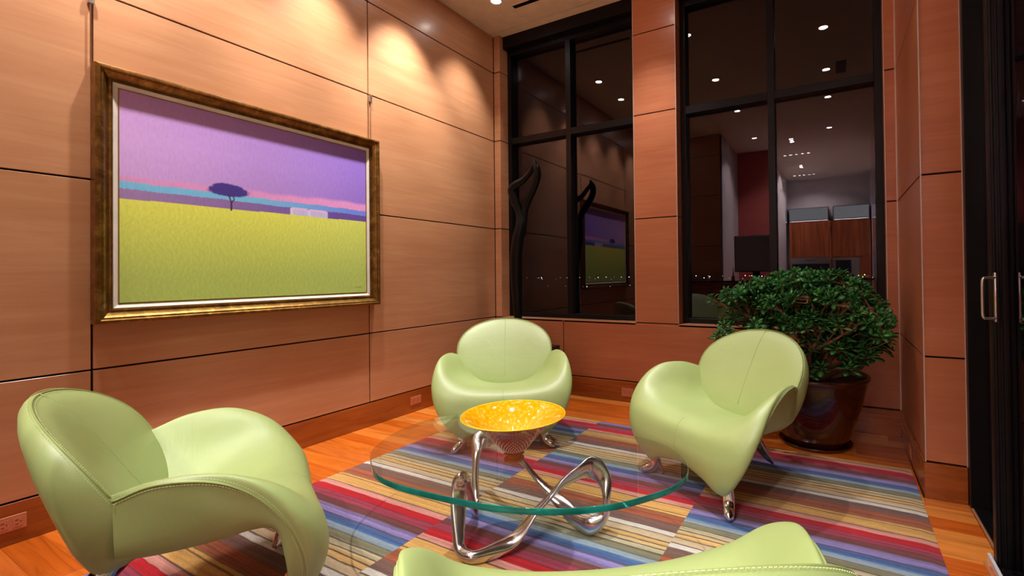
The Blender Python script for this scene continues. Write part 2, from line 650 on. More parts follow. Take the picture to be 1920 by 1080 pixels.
box('edge_strip', (3.7085, 3.7145, -1.0345, -1.0285, 0.19, CEIL - .001), M['trim'], wr)
box('edge_strip', (3.884, 3.888, -1.033, -1.029, 0.19, CEIL - .001), M['trim'], wr)

# ceiling ---------------------------------------------------------------------
ce = struct(MB().box(-0.16, 4.4, -10.6, -0.062, CEIL, CEIL + 0.1).box(-0.16, 4.4, -0.045, 0.055, CEIL, CEIL + 0.1)
            .box(-0.16, 4.4, -0.062, -0.045, CEIL + 0.04, CEIL + 0.1).build('ceiling', M['plaster']))
struct(MB().box(XL, XP0, 0.056, 0.20, 3.70, CEIL + 0.08).box(XP1, XR0, 0.056, 0.20, 3.70, CEIL + .08).build('trim_1', M['black']))
vent = tag(empty('ceiling_vent', (0.93, -0.36, CEIL)), 'thin black slot diffuser in the ceiling near the left window', 'vent')
box('grille', (-0.38, 0.38, -0.025, 0.025, -0.003, -0.0005), M['black'], vent)
MB().box(-0.39, 0.39, -0.031, -0.025, -0.004, -0.0005).box(-0.39, 0.39, 0.025, 0.031, -0.004, -0.0005).build('rim', M['plaster'], vent)
vent2 = tag(empty('ceiling_vent', (3.38, -2.4, CEIL)), 'short black air vent of the ceiling seen mirrored in the right window', 'vent')
box('grille', (-0.06, 0.06, -0.2, 0.2, -0.004, -0.0005), M['black'], vent2)

# floor ------------------------------------------------------------------------
fl = struct(box('floor', (-0.16, 4.4, -10.6, 0.36, -0.12, -0.012), M['gap']))
PW = 0.1235
yy = -0.016
row = 0
while yy > -4.3:
    x = 0.004 - random.random() * 0.9
    while x < 3.886:
        L = random.choice((0.9, 1.2, 1.5, 1.8))
        x0, x1 = max(x, 0.001), min(x + L, 3.8865)
        if 3.70 < x1 < 3.8865 and yy > -1.1:
            pass
        xm = 3.698 if yy > -1.04 else 3.8865
        x1 = min(x1, xm)
        if x1 - x0 > 0.03:
            box('floor_plank', (x0 + 0.0004, x1 - 0.0004, yy - PW + 0.0005, yy, -0.012, 0.0), M['plank'], fl, c=0.0006)
        x += L
    if yy > -1.037 > yy - PW:
        box('floor_plank', (3.6985, 3.8865, yy - PW + 0.0005, -1.0375, -0.012, 0.0), M['plank'], fl, c=0.0006)
    yy -= PW
    row += 1
mb = MB()
while yy > -10.5:
    mb.box(0.001, 4.3, yy - PW + 0.0006, yy, -0.012, 0.0)
    yy -= PW
o = mb.build('far_planks', M['plank'], fl)
o['kind'] = 'stuff'

# windows -------------------------------------------------------------------------
GY = 0.20


def window(n, x0, x1, mx0, mx1):
    zt, zb = 3.70, 0.745
    t0, t1 = 2.652, 2.722
    w_ = struct(MB().box(x0, x0 + 0.05, WD, 0.24, zb, zt, c=.002).box(x1 - 0.05, x1, WD, 0.24, zb, zt, c=.002)
                .box(x0 + 0.05, x1 - 0.05, WD, 0.24, zb, zb + 0.045, c=.002).box(x0 + 0.05, x1 - 0.05, WD, 0.24, zt - 0.06, zt, c=.002)
                .build('window_%d' % n, M['black']))
    box('mullion', (mx0, mx1, WD, 0.24, zb + 0.045, zt - 0.06), M['black'], w_, c=.002)
    for a, b in ((x0 + 0.05, mx0), (mx1, x1 - 0.05)):
        box('transom', (a, b, WD, 0.24, t0, t1), M['black'], w_, c=.002)
        for c0, c1 in ((zb + 0.045, t0), (t1, zt - 0.06)):
            mesh_obj('pane', [(a, GY, c0), (b, GY, c0), (b, GY, c1), (a, GY, c1)], [(0, 1, 2, 3)], M['window_glass'], w_)


window(1, XL, XP0, 0.838, 0.898)
window(2, XP1, XR0, 2.812, 2.868)

# sliding glass door on the right --------------------------------------------------
dr = struct(MB().box(3.888, 3.99, -1.08, -1.031, 0.0, CEIL, c=.002).box(3.898, 3.96, -1.56, -1.08, 0.002, 0.012).build('door_1', M['black']))
st = MB().box(3.860, 3.955, -1.645, -1.60, 0.012, CEIL - .002, c=.003)
for k in range(2):
    xx = 3.866 + k * 0.018
    st.box(xx, xx + 0.008, -1.654, -1.643, 0.012, CEIL - .002, c=.003)
st.build('stile', M['black'], dr)
mesh_obj('pane', [(3.903, -6.3, 0.02), (3.903, -1.648, 0.02), (3.903, -1.648, CEIL - .02), (3.903, -6.3, CEIL - .02)], [(0, 1, 2, 3)], M['window_glass'], dr)
mesh_obj('pane', [(3.96, -1.56, 0.03), (3.96, -1.08, 0.03), (3.96, -1.08, CEIL - .03), (3.96, -1.56, CEIL - .03)], [(0, 1, 2, 3)], M['window_glass'], dr)
box('threshold', (3.8875, 3.8975, -1.56, -1.038, 0.0, 0.006), M['threshold'], dr)
box('threshold', (3.826, 3.8365, -4.6, -1.60, 0.0, 0.006), M['threshold'], dr)
box('track', (3.846, 3.858, -4.6, -1.57, 0.0, 0.03), plain('white_track', srgb(210, 210, 214), 0.4), dr, c=.002)
box('track', (3.866, 3.90, -4.6, -1.66, 0.0, 0.018), M['black'], dr, c=.002)
hd = MB()
hd.tube(cr([(3.866, -1.668, 1.168), (3.838, -1.674, 1.168), (3.826, -1.678, 1.160), (3.824, -1.679, 1.12), (3.824, -1.679, 1.05), (3.826, -1.678, 1.014), (3.838, -1.674, 1.006), (3.866, -1.668, 1.006)], 5), 0.0055, 10)
hd.box(3.863, 3.872, -1.672, -1.652, 0.992, 1.188, c=.002)
hd.build('handle', M['steel'], dr, True)
struct(box('wall_right_far', (4.08, 4.3, -10.6, -6.3, 0, CEIL), M['white_wall'])).name = 'wall_right_rear'

# room behind the camera (mirrored in the windows) ---------------------------------------
pr = struct(MB().box(-0.16, 1.372, -4.70 - .0, -4.566, 0, CEIL).build('wall_front', M['gap']))
panel_wall(pr, 'x', -4.55, [(0.001, 0.70), (0.70, 1.372)], ZS, M['panel'], 1)
struct(box('wall_left_rear', (1.20, 1.372, -6.4, -4.702, 0, CEIL), M['white_wall']))
struct(box('wall_front_red', (1.372, 2.02, -6.45, -6.3, 0, CEIL), M['red_wall'])).name = 'wall_rear_red'
struct(box('wall_hall', (1.86, 2.02, -10.5, -6.45, 0, CEIL), M['white_wall'])).name = 'wall_left_kitchen'
struct(box('wall_kitchen', (1.86, 4.4, -10.7, -10.42, 0, CEIL), M['white_wall'])).name = 'wall_front_kitchen'


def wood_vert():
    n = N('kitchen_walnut')
    f = n.noise(n.mapping((9, 9, 0.5), rnd=11.0), 1.3, 5, 0.6, 0.8)
    c = n.ramp(f, [(0.3, srgb(104, 44, 22)), (0.5, srgb(146, 72, 36)), (0.7, srgb(186, 106, 58))])
    n.bsdf(Base_Color=c, Roughness=0.35)
    return n.m


M['walnut'] = wood_vert()


def emit(name, col, s):
    n = N(name)
    e = n.n('ShaderNodeEmission')
    e.inputs[0].default_value = col
    e.inputs[1].default_value = s
    n.l(e.outputs[0], n.out.inputs[0])
    return n.m


M['lamp_disc'] = emit('lamp_disc', (1, 0.95, 0.9, 1), 60)
M['glow'] = emit('cabinet_lamp', (1, 0.97, 0.95, 1), 14)
M['city'] = emit('city_lamp', (1, 0.92, 0.85, 1), 8)
M['frosted'] = emit('backlit_frosted_glass', (.9, 1.0, .98, 1), 1.5)
M['cab_body'] = plain('cabinet_grey', srgb(90, 92, 98), 0.4)

KY = -10.40   # kitchen fronts stand at y = -9.8
fy = -9.80
tall = tag(empty('kitchen_cabinet', (2.63, fy - 0.3, 0)), 'tall striped wood kitchen cabinet above a steel oven, mirrored in right window', 'cabinet', None)
box('body', (-0.52, 0.52, -0.3, 0.28, 0.0, 2.57), M['walnut'], tall)
for x0, x1 in ((-0.515, -0.004), (0.004, 0.515)):
    d = box('door', (x0, x1, 0.281, 0.30, 1.60, 2.56), M['walnut'], tall, c=.002)
box('drawer', (-0.515, 0.515, 0.281, 0.30, 0.3, 1.17), M['walnut'], tall, c=.002)
ov = tag(empty('wall_oven', (2.63, fy, 1.18)), 'stainless steel wall oven with black glass, mirrored left in right window', 'oven')
box('fascia', (-0.5, 0.5, -0.015, 0.02, 0.26, 0.40), M['steel'], ov, c=.002)
box('oven_door', (-0.5, 0.5, -0.015, 0.018, 0.0, 0.255), M['steel'], ov, c=.002)
box('oven_window', (-0.46, 0.46, 0.018, 0.021, 0.03, 0.235), M['screen'], ov)
MB().tube([(-0.13, 0.03, 0.33), (-0.13, 0.05, 0.33), (0.13, 0.05, 0.33), (0.13, 0.03, 0.33)], 0.008, 8).build('handle', M['black'], ov)
tall2 = tag(empty('kitchen_cabinet', (3.54, fy - 0.3, 0)), 'tall wood kitchen cabinet right of the steel oven, mirrored in right window', 'cabinet')
box('body', (-0.38, 0.515, -0.3, 0.28, 0.0, 2.57), M['walnut'], tall2)
for x0, x1 in ((-0.375, 0.06), (0.068, 0.51)):
    box('door', (x0, x1, 0.281, 0.30, 1.60, 2.56), M['walnut'], tall2, c=.002)
ov2 = tag(empty('microwave_oven', (3.48, fy, 1.10)), 'grey built-in microwave with a black window right of the steel oven', 'microwave')
box('fascia', (-0.31, 0.31, -0.015, 0.02, 0.0, 0.46), M['steel'], ov2, c=.002)
box('oven_window', (-0.24, 0.12, 0.02, 0.024, 0.06, 0.40), M['screen'], ov2)
for i, (x0, x1) in enumerate(((1.86 + .17, 2.06 - .01), (2.10, 3.09), (3.19, 4.04))):
    g = tag(empty('glass_cabinet', ((x0 + x1) / 2, fy - 0.3, 2.60)), ['narrow lit glass fronted wall cabinet at the left of the mirrored kitchen', 'lit frosted glass cabinet above the mirrored steel oven', 'lit frosted glass cabinet at the right of the mirrored kitchen'][i], 'cabinet', 'lit glass cabinets over the kitchen')
    hw = (x1 - x0) / 2
    MB().box(-hw, hw, -0.3, 0.25, 0.0, 0.02).box(-hw, hw, -0.3, 0.25, 0.34, 0.36).box(-hw, -hw + 0.02, -0.3, 0.25, 0.02, 0.34).box(hw - 0.02, hw, -0.3, 0.25, 0.02, 0.34).box(-hw + .02, hw - .02, -0.3, -0.28, 0.02, 0.34).build('body', M['cab_body'], g)
    box('door', (-hw + 0.02, hw - 0.02, 0.25, 0.262, 0.02, 0.34), M['frosted'], g)
    box('lamp_strip', (-hw + 0.03, hw - 0.03, 0.255, 0.272, -0.012, -0.002), M['glow'], g)
isl = tag(empty('kitchen_island', (3.15, -8.1, 0)), 'dark topped kitchen island far back, mirrored just above the plant', 'island')
box('worktop', (-0.95, 0.85, -0.4, 0.4, 1.0, 1.04), M['counter'], isl, c=.003)
box('body', (-0.9, 0.8, -0.35, 0.35, 0.0, 0.995), M['walnut'], isl)
yb = tag(empty('yellow_dish', (3.78, -8.1, 1.041)), 'small yellow dish on the island, mirrored at the right of the plant', 'dish')
v, f = lathe_vf([(0.0001, 0.0), (0.07, 0.0), (0.12, 0.03), (0.17, 0.06), (0.165, 0.062), (0.11, 0.035), (0.0001, 0.012)], 32)
mesh_obj('body', v, f, plain('dish_yellow', srgb(240, 220, 40), 0.2), yb, True)
# console with a screen behind the camera's left
con = tag(empty('console', (1.55, -4.38, 0)), 'tall dark console with a pale front edge, mirrored at the bottom of right window', 'console')
box('worktop', (-0.85, 0.85, -0.14, 0.16, 1.015, 1.05), M['counter'], con, c=.003)
box('edge_strip', (-0.85, 0.85, 0.1605, 0.166, 1.012, 1.020), M['steel'], con)
box('body', (-0.83, 0.83, -0.13, 0.13, 0.0, 1.01), M['base'], con)
tv = tag(empty('television', (2.02, -4.38, 1.051), -0.06), 'flat grey television on a short stand, mirrored in the right window', 'television')
tv_rot = tv
box('screen', (-0.36, 0.36, 0.0, 0.03, 0.17, 0.80), M['tv'], tv, c=.004)
box('bezel', (-0.372, 0.372, -0.03, 0.0, 0.158, 0.812), M['black'], tv, c=.004)
box('stand', (-0.06, 0.06, -0.045, -0.03, 0.0, 0.3), M['black'], tv)
box('base', (-0.15, 0.15, -0.09, 0.06, 0.0, 0.012), M['black'], tv, c=.003)
va = tag(empty('red_vase', (1.62, -4.36, 1.051)), 'small red glass vase left of the television, mirrored in right window', 'vase')
v, f = lathe_vf([(0.0, 0.0), (0.028, 0.0), (0.034, 0.03), (0.03, 0.07), (0.012, 0.1), (0.010, 0.16), (0.013, 0.17)], 24)
mesh_obj('body', v, f, M['terracotta'], va, True)
MB().tube([(0, 0, 0.05), (0.004, 0, 0.17), (0.012, 0.0, 0.25)], 0.003, 6).tube([(0, 0, 0.05), (-0.004, 0, 0.17), (-0.015, 0.0, 0.24)], 0.003, 6).build('stem', M['terracotta'], va, True)

# ceiling lights ---------------------------------------------------------------
ordn = ['first', 'second', 'third', 'fourth', 'fifth', 'sixth']


def downlight(x, y, label, r=0.045, group='round ceiling downlights'):
    t = tag(empty('ceiling_light', (x, y, CEIL)), label, 'ceiling light', group)
    v, f = lathe_vf([(r, -0.001), (r, -0.006), (r + 0.014, -0.006), (r + 0.018, -0.001)], 28)
    mesh_obj('rim', v, f, M['plaster'], t, True)
    v, f = lathe_vf([(0.0001, -0.0035), (r * 0.98, -0.0035)], 24)
    o_ = mesh_obj('diffuser', v, f, M['lamp_disc'], t)
    return t


for i, (x, y, e) in enumerate(WASH):
    downlight(x, y, 'round recessed downlight close to the left wall, %s from the window wall' % ordn[i])
for i, (x, y, e) in enumerate(ROOM):
    downlight(x, y, 'round recessed downlight in the %s row of the ceiling, %s from the windows' % (('middle', 'right')[i // 3], ordn[i % 3]))
for i, (x, y, e) in enumerate(BACK[:2]):
    downlight(x, y, 'round recessed downlight far behind the chairs, %s of two' % ('left', 'right')[i])
k = 0
for cy in (-7.03, -9.6):
    for i in range(5):
        downlight(2.28 + i * 0.12, cy, '%s small spotlight in the %s row of five over the kitchen' % (ordn[i], 'nearer' if cy > -8 else 'farther'), 0.03, 'kitchen spotlight rows')
for cy in (-5.76, -8.42):
    for i in range(3):
        downlight(2.52, cy - 0.13 * i + .13, '%s lamp of the %s kitchen spotlight cluster' % (ordn[i], 'nearer' if cy > -7 else 'farther'), 0.04, 'kitchen spotlight clusters')

# ================================================================== city lights outside
mb = MB()
for k in range(190):
    d = random.uniform(240, 700)
    a = math.radians(random.uniform(-62, 45))   # bearing left/right of +Y
    x, y = 3.3 + d * math.sin(a), -4 + d * math.cos(a)
    z = 1.2 - d * random.choice((0.0065, 0.007, 0.007, 0.0075, 0.010, 0.012, 0.025)) * random.uniform(0.93, 1.07)
    s = d * random.choice((0.0003, 0.0004, 0.0006, 0.0009))
    mb.add([(x - s, y, z), (x + s, y, z), (x, y - s, z), (x, y + s, z), (x, y, z - s), (x, y, z + s)],
           [(0, 2, 5), (2, 1, 5), (1, 3, 5), (3, 0, 5), (2, 0, 4), (1, 2, 4), (3, 1, 4), (0, 3, 4)])
o = mb.build('city_lights', M['city'])
o['kind'] = 'stuff'
tag(o, 'tiny distant city lights scattered along the dark horizon outside', 'lights')

# ================================================================== rug
RX0, RX1, RY0, RY1 = 0.625, 3.685, -4.12, -0.665
nx, ny = 60, 120
v = []
f = []
TH = 0.012
for i in range(nx + 1):
    for j in range(ny + 1):
        x = RX0 + (RX1 - RX0) * i / nx
        y = RY0 + (RY1 - RY0) * j / ny
        z = TH
        if i in (0, nx) or j in (0, ny):
            z = TH * 0.55
        v.append((x, y, z))
f = grid_f(nx + 1, ny + 1)
f = [q[::-1] for q in f]
n0 = len(v)
v += [(RX0, RY0, 0.0005), (RX1, RY0, 0.0005), (RX1, RY1, 0.0005), (RX0, RY1, 0.0005)]
ring = [i * (ny + 1) for i in range(nx + 1)] + [nx * (ny + 1) + j for j in range(1, ny + 1)] + [i * (ny + 1) + ny for i in range(nx - 1, -1, -1)] + [j for j in range(ny - 1, 0, -1)]
base0 = len(v)
for r_ in ring:
    v.append((v[r_][0], v[r_][1], 0.0005))
for a in range(len(ring)):
    b = (a + 1) % len(ring)
    f.append((ring[a], base0 + a, base0 + b, ring[b]))
rug = mesh_obj('rug', v, f, M['rug'], None, False)
tag(rug, 'large area rug with multicoloured stripes in three offset panels under the chairs', 'rug')


# ================================================================== chairs
def seat_rows():
    """control rows, right half: v0..v5 top (centre -> seam), v6..v8 underside"""
    R = [
        [(0, -.36, .345), (.15, -.365, .375), (.26, -.375, .445), (.322, -.37, .54), (.350, -.36, .578), (.364, -.345, .566), (.33, -.345, .388), (.15, -.37, .36), (0, -.37, .35)],
        [(0, -.22, .378), (.16, -.22, .393), (.272, -.22, .462), (.352, -.225, .568), (.393, -.238, .612), (.408, -.25, .602), (.35, -.25, .386), (.17, -.25, .35), (0, -.25, .33)],
        [(0, -.07, .406), (.17, -.07, .418), (.305, -.07, .475), (.395, -.07, .572), (.438, -.098, .607), (.447, -.12, .590), (.362, -.12, .387), (.18, -.11, .34), (0, -.10, .33)],
        [(0, .065, .420), (.18, .07, .428), (.325, .075, .464), (.42, .055, .525), (.466, .012, .545), (.461, -.02, .528), (.375, -.02, .393), (.2, .0, .35), (0, .01, .34)],
        [(0, .158, .378), (.18, .162, .383), (.335, .162, .400), (.438, .135, .418), (.476, .092, .432), (.457, .055, .428), (.388, .038, .37), (.2, .055, .33), (0, .065, .32)],
        [(0, .182, .285), (.18, .190, .285), (.328, .194, .292), (.415, .172, .295), (.443, .137, .300), (.421, .103, .300), (.36, .062, .265), (.18, .09, .26), (0, .10, .26)],
        [(0, .172, .22), (.17, .182, .21), (.29, .188, .198), (.355, .170, .188), (.376, .143, .186), (.360, .117, .184), (.31, .075, .165), (.16, .10, .2), (0, .11, .21)],
        [(0, .150, .180), (.16, .158, .157), (.25, .158, .125), (.290, .142, .113), (.303, .122, .110), (.292, .104, .111), (.268, .088, .108), (.15, .11, .15), (0, .12, .172)],
        [(0, .132, .170), (.155, .135, .145), (.22, .135, .110), (.262, .125, .094), (.272, .115, .092), (.274, .105, .095), (.264, .098, .096), (.155, .125, .142), (0, .128, .168)],
    ]
    return R


def make_chair_meshes():
    R = np.array(seat_rows())
    nr = 7
    cols = [cr(R[:, j], nr) for j in range(9)]       # interpolate along the profile
    cols = np.array(cols)                             # 9 x rows x 3
    rows = cols.shape[1]
    mir = np.array([-1, 1, 1])
    v, f = [], []
    nc = 6
    topn = None
    for i in range(rows):
        t = [cols[j, i] * mir for j in range(5, 0, -1)] + [cols[j, i] for j in range(0, 6)]
        t = cr(t, nc)
        topn = len(t)
        v += list(t)
    f += [q[::-1] for q in grid_f(rows, topn)]
    off = len(v)
    for i in range(rows):
        t = [cols[5, i], cols[6, i], cols[7, i], cols[8, i], cols[7, i] * mir, cols[6, i] * mir, cols[5, i] * mir]
        t = cr(t, nc)
        botn = len(t)
        v += list(t)
    f += [q[::-1] for q in grid_f(rows, botn, off)]
    seat = (v, f)
    seam_r = cols[5]
    center = cols[0]
    # ---------------- back
    C0 = np.array([0, -.420, .592])
    S = np.array([0, -.500, .866])
    Nn = np.array([0, .866, .500])

    def outline(th):
        c, s = math.cos(th), math.sin(th)
        a = .362
        if s >= 0:
            e = 1.0
            return a * math.copysign(abs(c) ** e, c), .280 * abs(s) ** e
        return a * math.copysign(abs(c) ** .62, c), -.300 * abs(s) ** .9

    nth = 72
    rings = []
    # (rho, depth rule)
    for rho, kind, dd in [(0.0, 'f', 0), (.2, 'f', 0), (.4, 'f', 0), (.6, 'f', 0), (.78, 'f', 0), (.9, 'f', 0), (.965, 'f', 0), (1.0, 'f', 0),
                          (1.012, 'b', .12), (1.018, 'b', .30), (1.012, 'b', .52), (.985, 'b', .74), (.92, 'b', .9), (.8, 'b', .98), (.6, 'b', 1.02), (.35, 'b', 1.04), (0.0, 'b', 1.05)]:
        ring_ = []
        for k in range(nth):
            th = 2 * math.pi * k / nth
            x, s = outline(th)
            x *= rho
            s *= rho
            wrap = .068 * (abs(x) / .362) ** 2
            if kind == 'f':
                dome = 0.030 * (1 - rho ** 4) - .010
                if rho > .95:
                    dome -= 0.004
                d = wrap * 1.0 + dome
            else:
                th_ = .052 + .135 * (.280 - s) / .62
                rimwrap = .068 * (abs(x) / max(rho, .3) / .362) ** 2 if rho > .5 else 0
                d = (rimwrap - .010) * (1 - dd) + (-th_) * dd + wrap * dd * 0.8
            ring_.append(C0 + np.array([x, 0, 0]) + S * s + Nn * d)
        rings.append(ring_)
    v, f = [], []
    for r_ in rings:
        v += r_
    f = grid_f(len(rings), nth, 0, True)
    back = (v, f)
    rim = rings[7]
    # ---------------- seams
    sm = MB()
    up = [rim[k] + Nn * 0.001 for k in range(nth)]
    arc = [np.array(p) for k, p in enumerate(up) if p[2] > .545]
    # order the arc left->right
    ks = [k for k in range(nth) if up[k][2] > .545]
    ks = sorted(ks, key=lambda k: ((k + 20) % nth))
    arc = [up[k] for k in ks]
    sm.tube(arc, .0028, 6)
    for s_ in (1, -1):
        pts = [p * np.array([s_, 1, 1]) for p in seam_r]
        sm.tube(pts, .0030, 6)
        sm.tube(cr([np.array([s_ * .3655, -.340, .562]), np.array([s_ * .352, -.335, .47]), np.array([s_ * .332, -.338, .395])], 6), .002, 6)
    # centre seams lying on the surface
    cen = [p + np.array([0, 0.0, .0006]) for p in center]
    sm2 = MB()
    sm2.tube(center[24:], .0013, 6)
    fc = []
    for rho, s in [(x / 20, 1) for x in range(20, -1, -1)] + [(x / 20, -1) for x in range(1, 15)]:
        sv = (.280 if s > 0 else -.300) * rho * (1 if s > 0 else 1)
        fc.append(C0 + S * sv + Nn * (0.030 * (1 - rho ** 4) - .010))
    sm3 = MB().tube(fc, .0013, 6)
    # ---------------- stitches : short dashes each side of the seams
    stb = MB()

    def dashes(path, offs, step=.0085, ln=.005):
        P = np.array(path)
        d = np.concatenate([[0], np.cumsum(np.linalg.norm(np.diff(P, axis=0), axis=1))])
        t = 0.0
        while t + ln < d[-1]:
            a = np.array([np.interp(t, d, P[:, i]) for i in range(3)])
            b = np.array([np.interp(t + ln, d, P[:, i]) for i in range(3)])
            i = min(len(offs) - 1, int(np.interp(t, d, range(len(P)))))
            o_ = offs[i]
            a = a + o_
            b = b + o_
            dr_ = (b - a) / np.linalg.norm(b - a)
            u = np.cross(dr_, [0.3, 0.2, 1.0]); u /= np.linalg.norm(u)
            w_ = np.cross(dr_, u)
            r_ = .0009
            vv = [a + u * r_, a + w_ * r_, a - u * r_, a - w_ * r_, b + u * r_, b + w_ * r_, b - u * r_, b - w_ * r_]
            stb.add(vv, [(0, 1, 5, 4), (1, 2, 6, 5), (2, 3, 7, 6), (3, 0, 4, 7), (3, 2, 1, 0), (4, 5, 6, 7)])
            t += step

    for s_ in (1, -1):
        mm = np.array([s_, 1, 1])
        # inner line lies on the top surface, outer line on the side panel
        A = cols[5]; B4 = cols[4]; B6 = cols[6]
        inn = [(a + (b - a) / (np.linalg.norm(b - a) + 1e-9) * .009 + np.array([0.0015, 0, .0015])) * mm for a, b in zip(A[:-8], B4[:-8])]
        outn = [(a + (b - a) / (np.linalg.norm(b - a) + 1e-9) * .009 + np.array([.002, 0, 0])) * mm for a, b in zip(A[:-8], B6[:-8])]
        dashes(inn, [np.zeros(3)] * len(inn))
        dashes(outn, [np.zeros(3)] * len(outn))
    r6 = [rings[7][k] * .965 + rings[5][k] * .035 for k in ks]
    for q_, idx in ((.16, 5), (.55, 8)):
        pth = []
        for k in ks:
            a = rings[7][k]; b = rings[idx][k]
            dv = (b - a) / np.linalg.norm(b - a)
            pth.append(a + dv * (.0085 if idx == 5 else .008) + (Nn * .0015 if idx == 5 else (a - C0) / np.linalg.norm(a - C0) * .001))
        dashes(pth, [np.zeros(3)] * len(pth))
    # ---------------- feet
    def foot(s_):
        f_ = MB()
        mm = np.array([s_, 1, 1])
        p1 = cr(np.array([(.278, .095, .16), (.280, .088, .10), (.285, .092, .062), (.300, .108, .037), (.322, .130, .025), (.342, .148, .016)]) * mm, 5)
        n_ = len(p1)
        r1 = np.interp(np.linspace(0, 1, n_), [0, .25, .5, .7, .88, 1], [.030, .029, .029, .027, .021, .008])
        r2 = np.interp(np.linspace(0, 1, n_), [0, .25, .5, .7, .88, 1], [.030, .029, .030, .031, .024, .009])
        f_.tube(p1, r1, 14, flat=r2)
        p2 = cr(np.array([(.280, .088, .11), (.270, .074, .06), (.258, .060, .02), (.254, .055, .0125)]) * mm, 5)
        f_.tube(p2, np.interp(np.linspace(0, 1, len(p2)), [0, .5, 1], [.024, .017, .012]), 12)
        return f_
    legs = [foot(1), foot(-1)]
    rl = MB()
    p = cr([(0, -.34, .335), (0, -.39, .26), (0, -.47, .155), (0, -.55, .065), (0, -.605, .0135)], 5)
    rl.tube(p, np.interp(np.linspace(0, 1, len(p)), [0, .3, .7, 1], [.05, .040, .022, .011]), 16, flat=np.interp(np.linspace(0, 1, len(p)), [0, .3, .7, 1], [.075, .055, .028, .013]), wdir=[(0, .6, .8)] * len(p))
    legs.append(rl)
    return seat, back, sm, (sm2, sm3), stb, legs


seat, back, sm, sm2, stb, legs = make_chair_meshes()


def copy_tree(o, parent=None):
    c = o.copy()
    COL.objects.link(c)
    c.parent = parent
    for ch in [x for x in bpy.data.objects if x.parent == o]:
        copy_tree(ch, c)
    return c


# chair frame: local +Y is where the sitter faces, local +X the sitter's right
ch0 = empty('lounge_chair')
GR = 'green leather lounge chairs round the glass table'
mesh_obj('seat', seat[0], seat[1], M['leather'], ch0, True)
mesh_obj('backrest', back[0], back[1], M['leather'], ch0, True)
sm.build('piping', M['seam'], ch0, True)
for q in sm2:
    q.build('centre_seam', M['seam'], ch0, True)
o = stb.build('stitching', M['stitch'], ch0)
o['kind'] = 'stuff'
for l in legs:
    l.build('leg', M['chrome'], ch0, True)
CH = [((1.357, -3.087), 63.9, 'light green leather lounge chair at lower left, seen from its side'),
      ((1.235, -1.438), -53.7, 'light green leather lounge chair facing the camera in front of the black sculpture'),
      ((2.634, -1.493), -120.8, 'light green leather lounge chair in front of the potted plant'),
      ((2.82, -3.07), 124.5, 'light green leather lounge chair nearest the camera, cut off by the lower edge')]
for i, ((x, y), a, lab) in enumerate(CH):
    c = ch0 if i == 0 else copy_tree(ch0)
    c.location = (x, y, TH + 0.001)
    c.rotation_euler = (0, 0, math.radians(a - 90))
    tag(c, lab, 'chair', GR)

# ================================================================== coffee table
tb = tag(empty('coffee_table', (1.98, -2.30, TH)), 'oval glass coffee table on a looping polished aluminium base', 'table')
P_ = [(696, 868.3), (703, 843), (730, 820), (780, 793), (830, 780)]
top = [(1.52, -2.72), (1.378, -2.61), (1.285, -2.45), (1.237, -2.25), (1.275, -2.065), (1.40, -1.955), (1.65, -1.905), (1.97, -1.893), (2.28, -1.875), (2.45, -1.872), (2.60, -1.935), (2.715, -2.05), (2.768, -2.19), (2.752, -2.32),
       (2.69, -2.44), (2.60, -2.56), (2.45, -2.675), (2.25, -2.755), (2.06, -2.785), (1.80, -2.80), (1.64, -2.78)]
tp = cr_closed(top, 8)[:, :2] - np.array([1.98, -2.30])
nt = len(tp)
Zt, Zb = 0.380 - TH, 0.355 - TH
ctr = tp.mean(0)
v = []
prof = [(0.0, Zb), (-0.0, Zb + .003)]


def inset(p, d):
    out = []
    n_ = len(p)
    for i in range(n_):
        t = p[(i + 1) % n_] - p[i - 1]
        nrm = np.array([t[1], -t[0]]) / np.linalg.norm(t)
        if (p[i] - ctr) @ nrm < 0:
            nrm = -nrm
        out.append(p[i] - nrm * d)
    return np.array(out)


inn = inset(tp, .002)
v = [(x, y, Zt) for x, y in inn]
v2 = [(x, y, Zb) for x, y in inn]
mesh_obj('glass_top', v + v2, [tuple(range(nt - 1, -1, -1)), tuple(range(nt, 2 * nt))], M['table_glass'], tb)
v = []
for d, z in ((.0021, Zt), (.0006, Zt - .0006), (0, Zt - .003), (0, Zb + .003), (.0006, Zb + .0006), (.0021, Zb)):
    v += [(x, y, z) for x, y in inset(tp, d)]
mesh_obj('glass_edge', v, grid_f(6, nt, 0, True), M['table_edge'], tb, True)
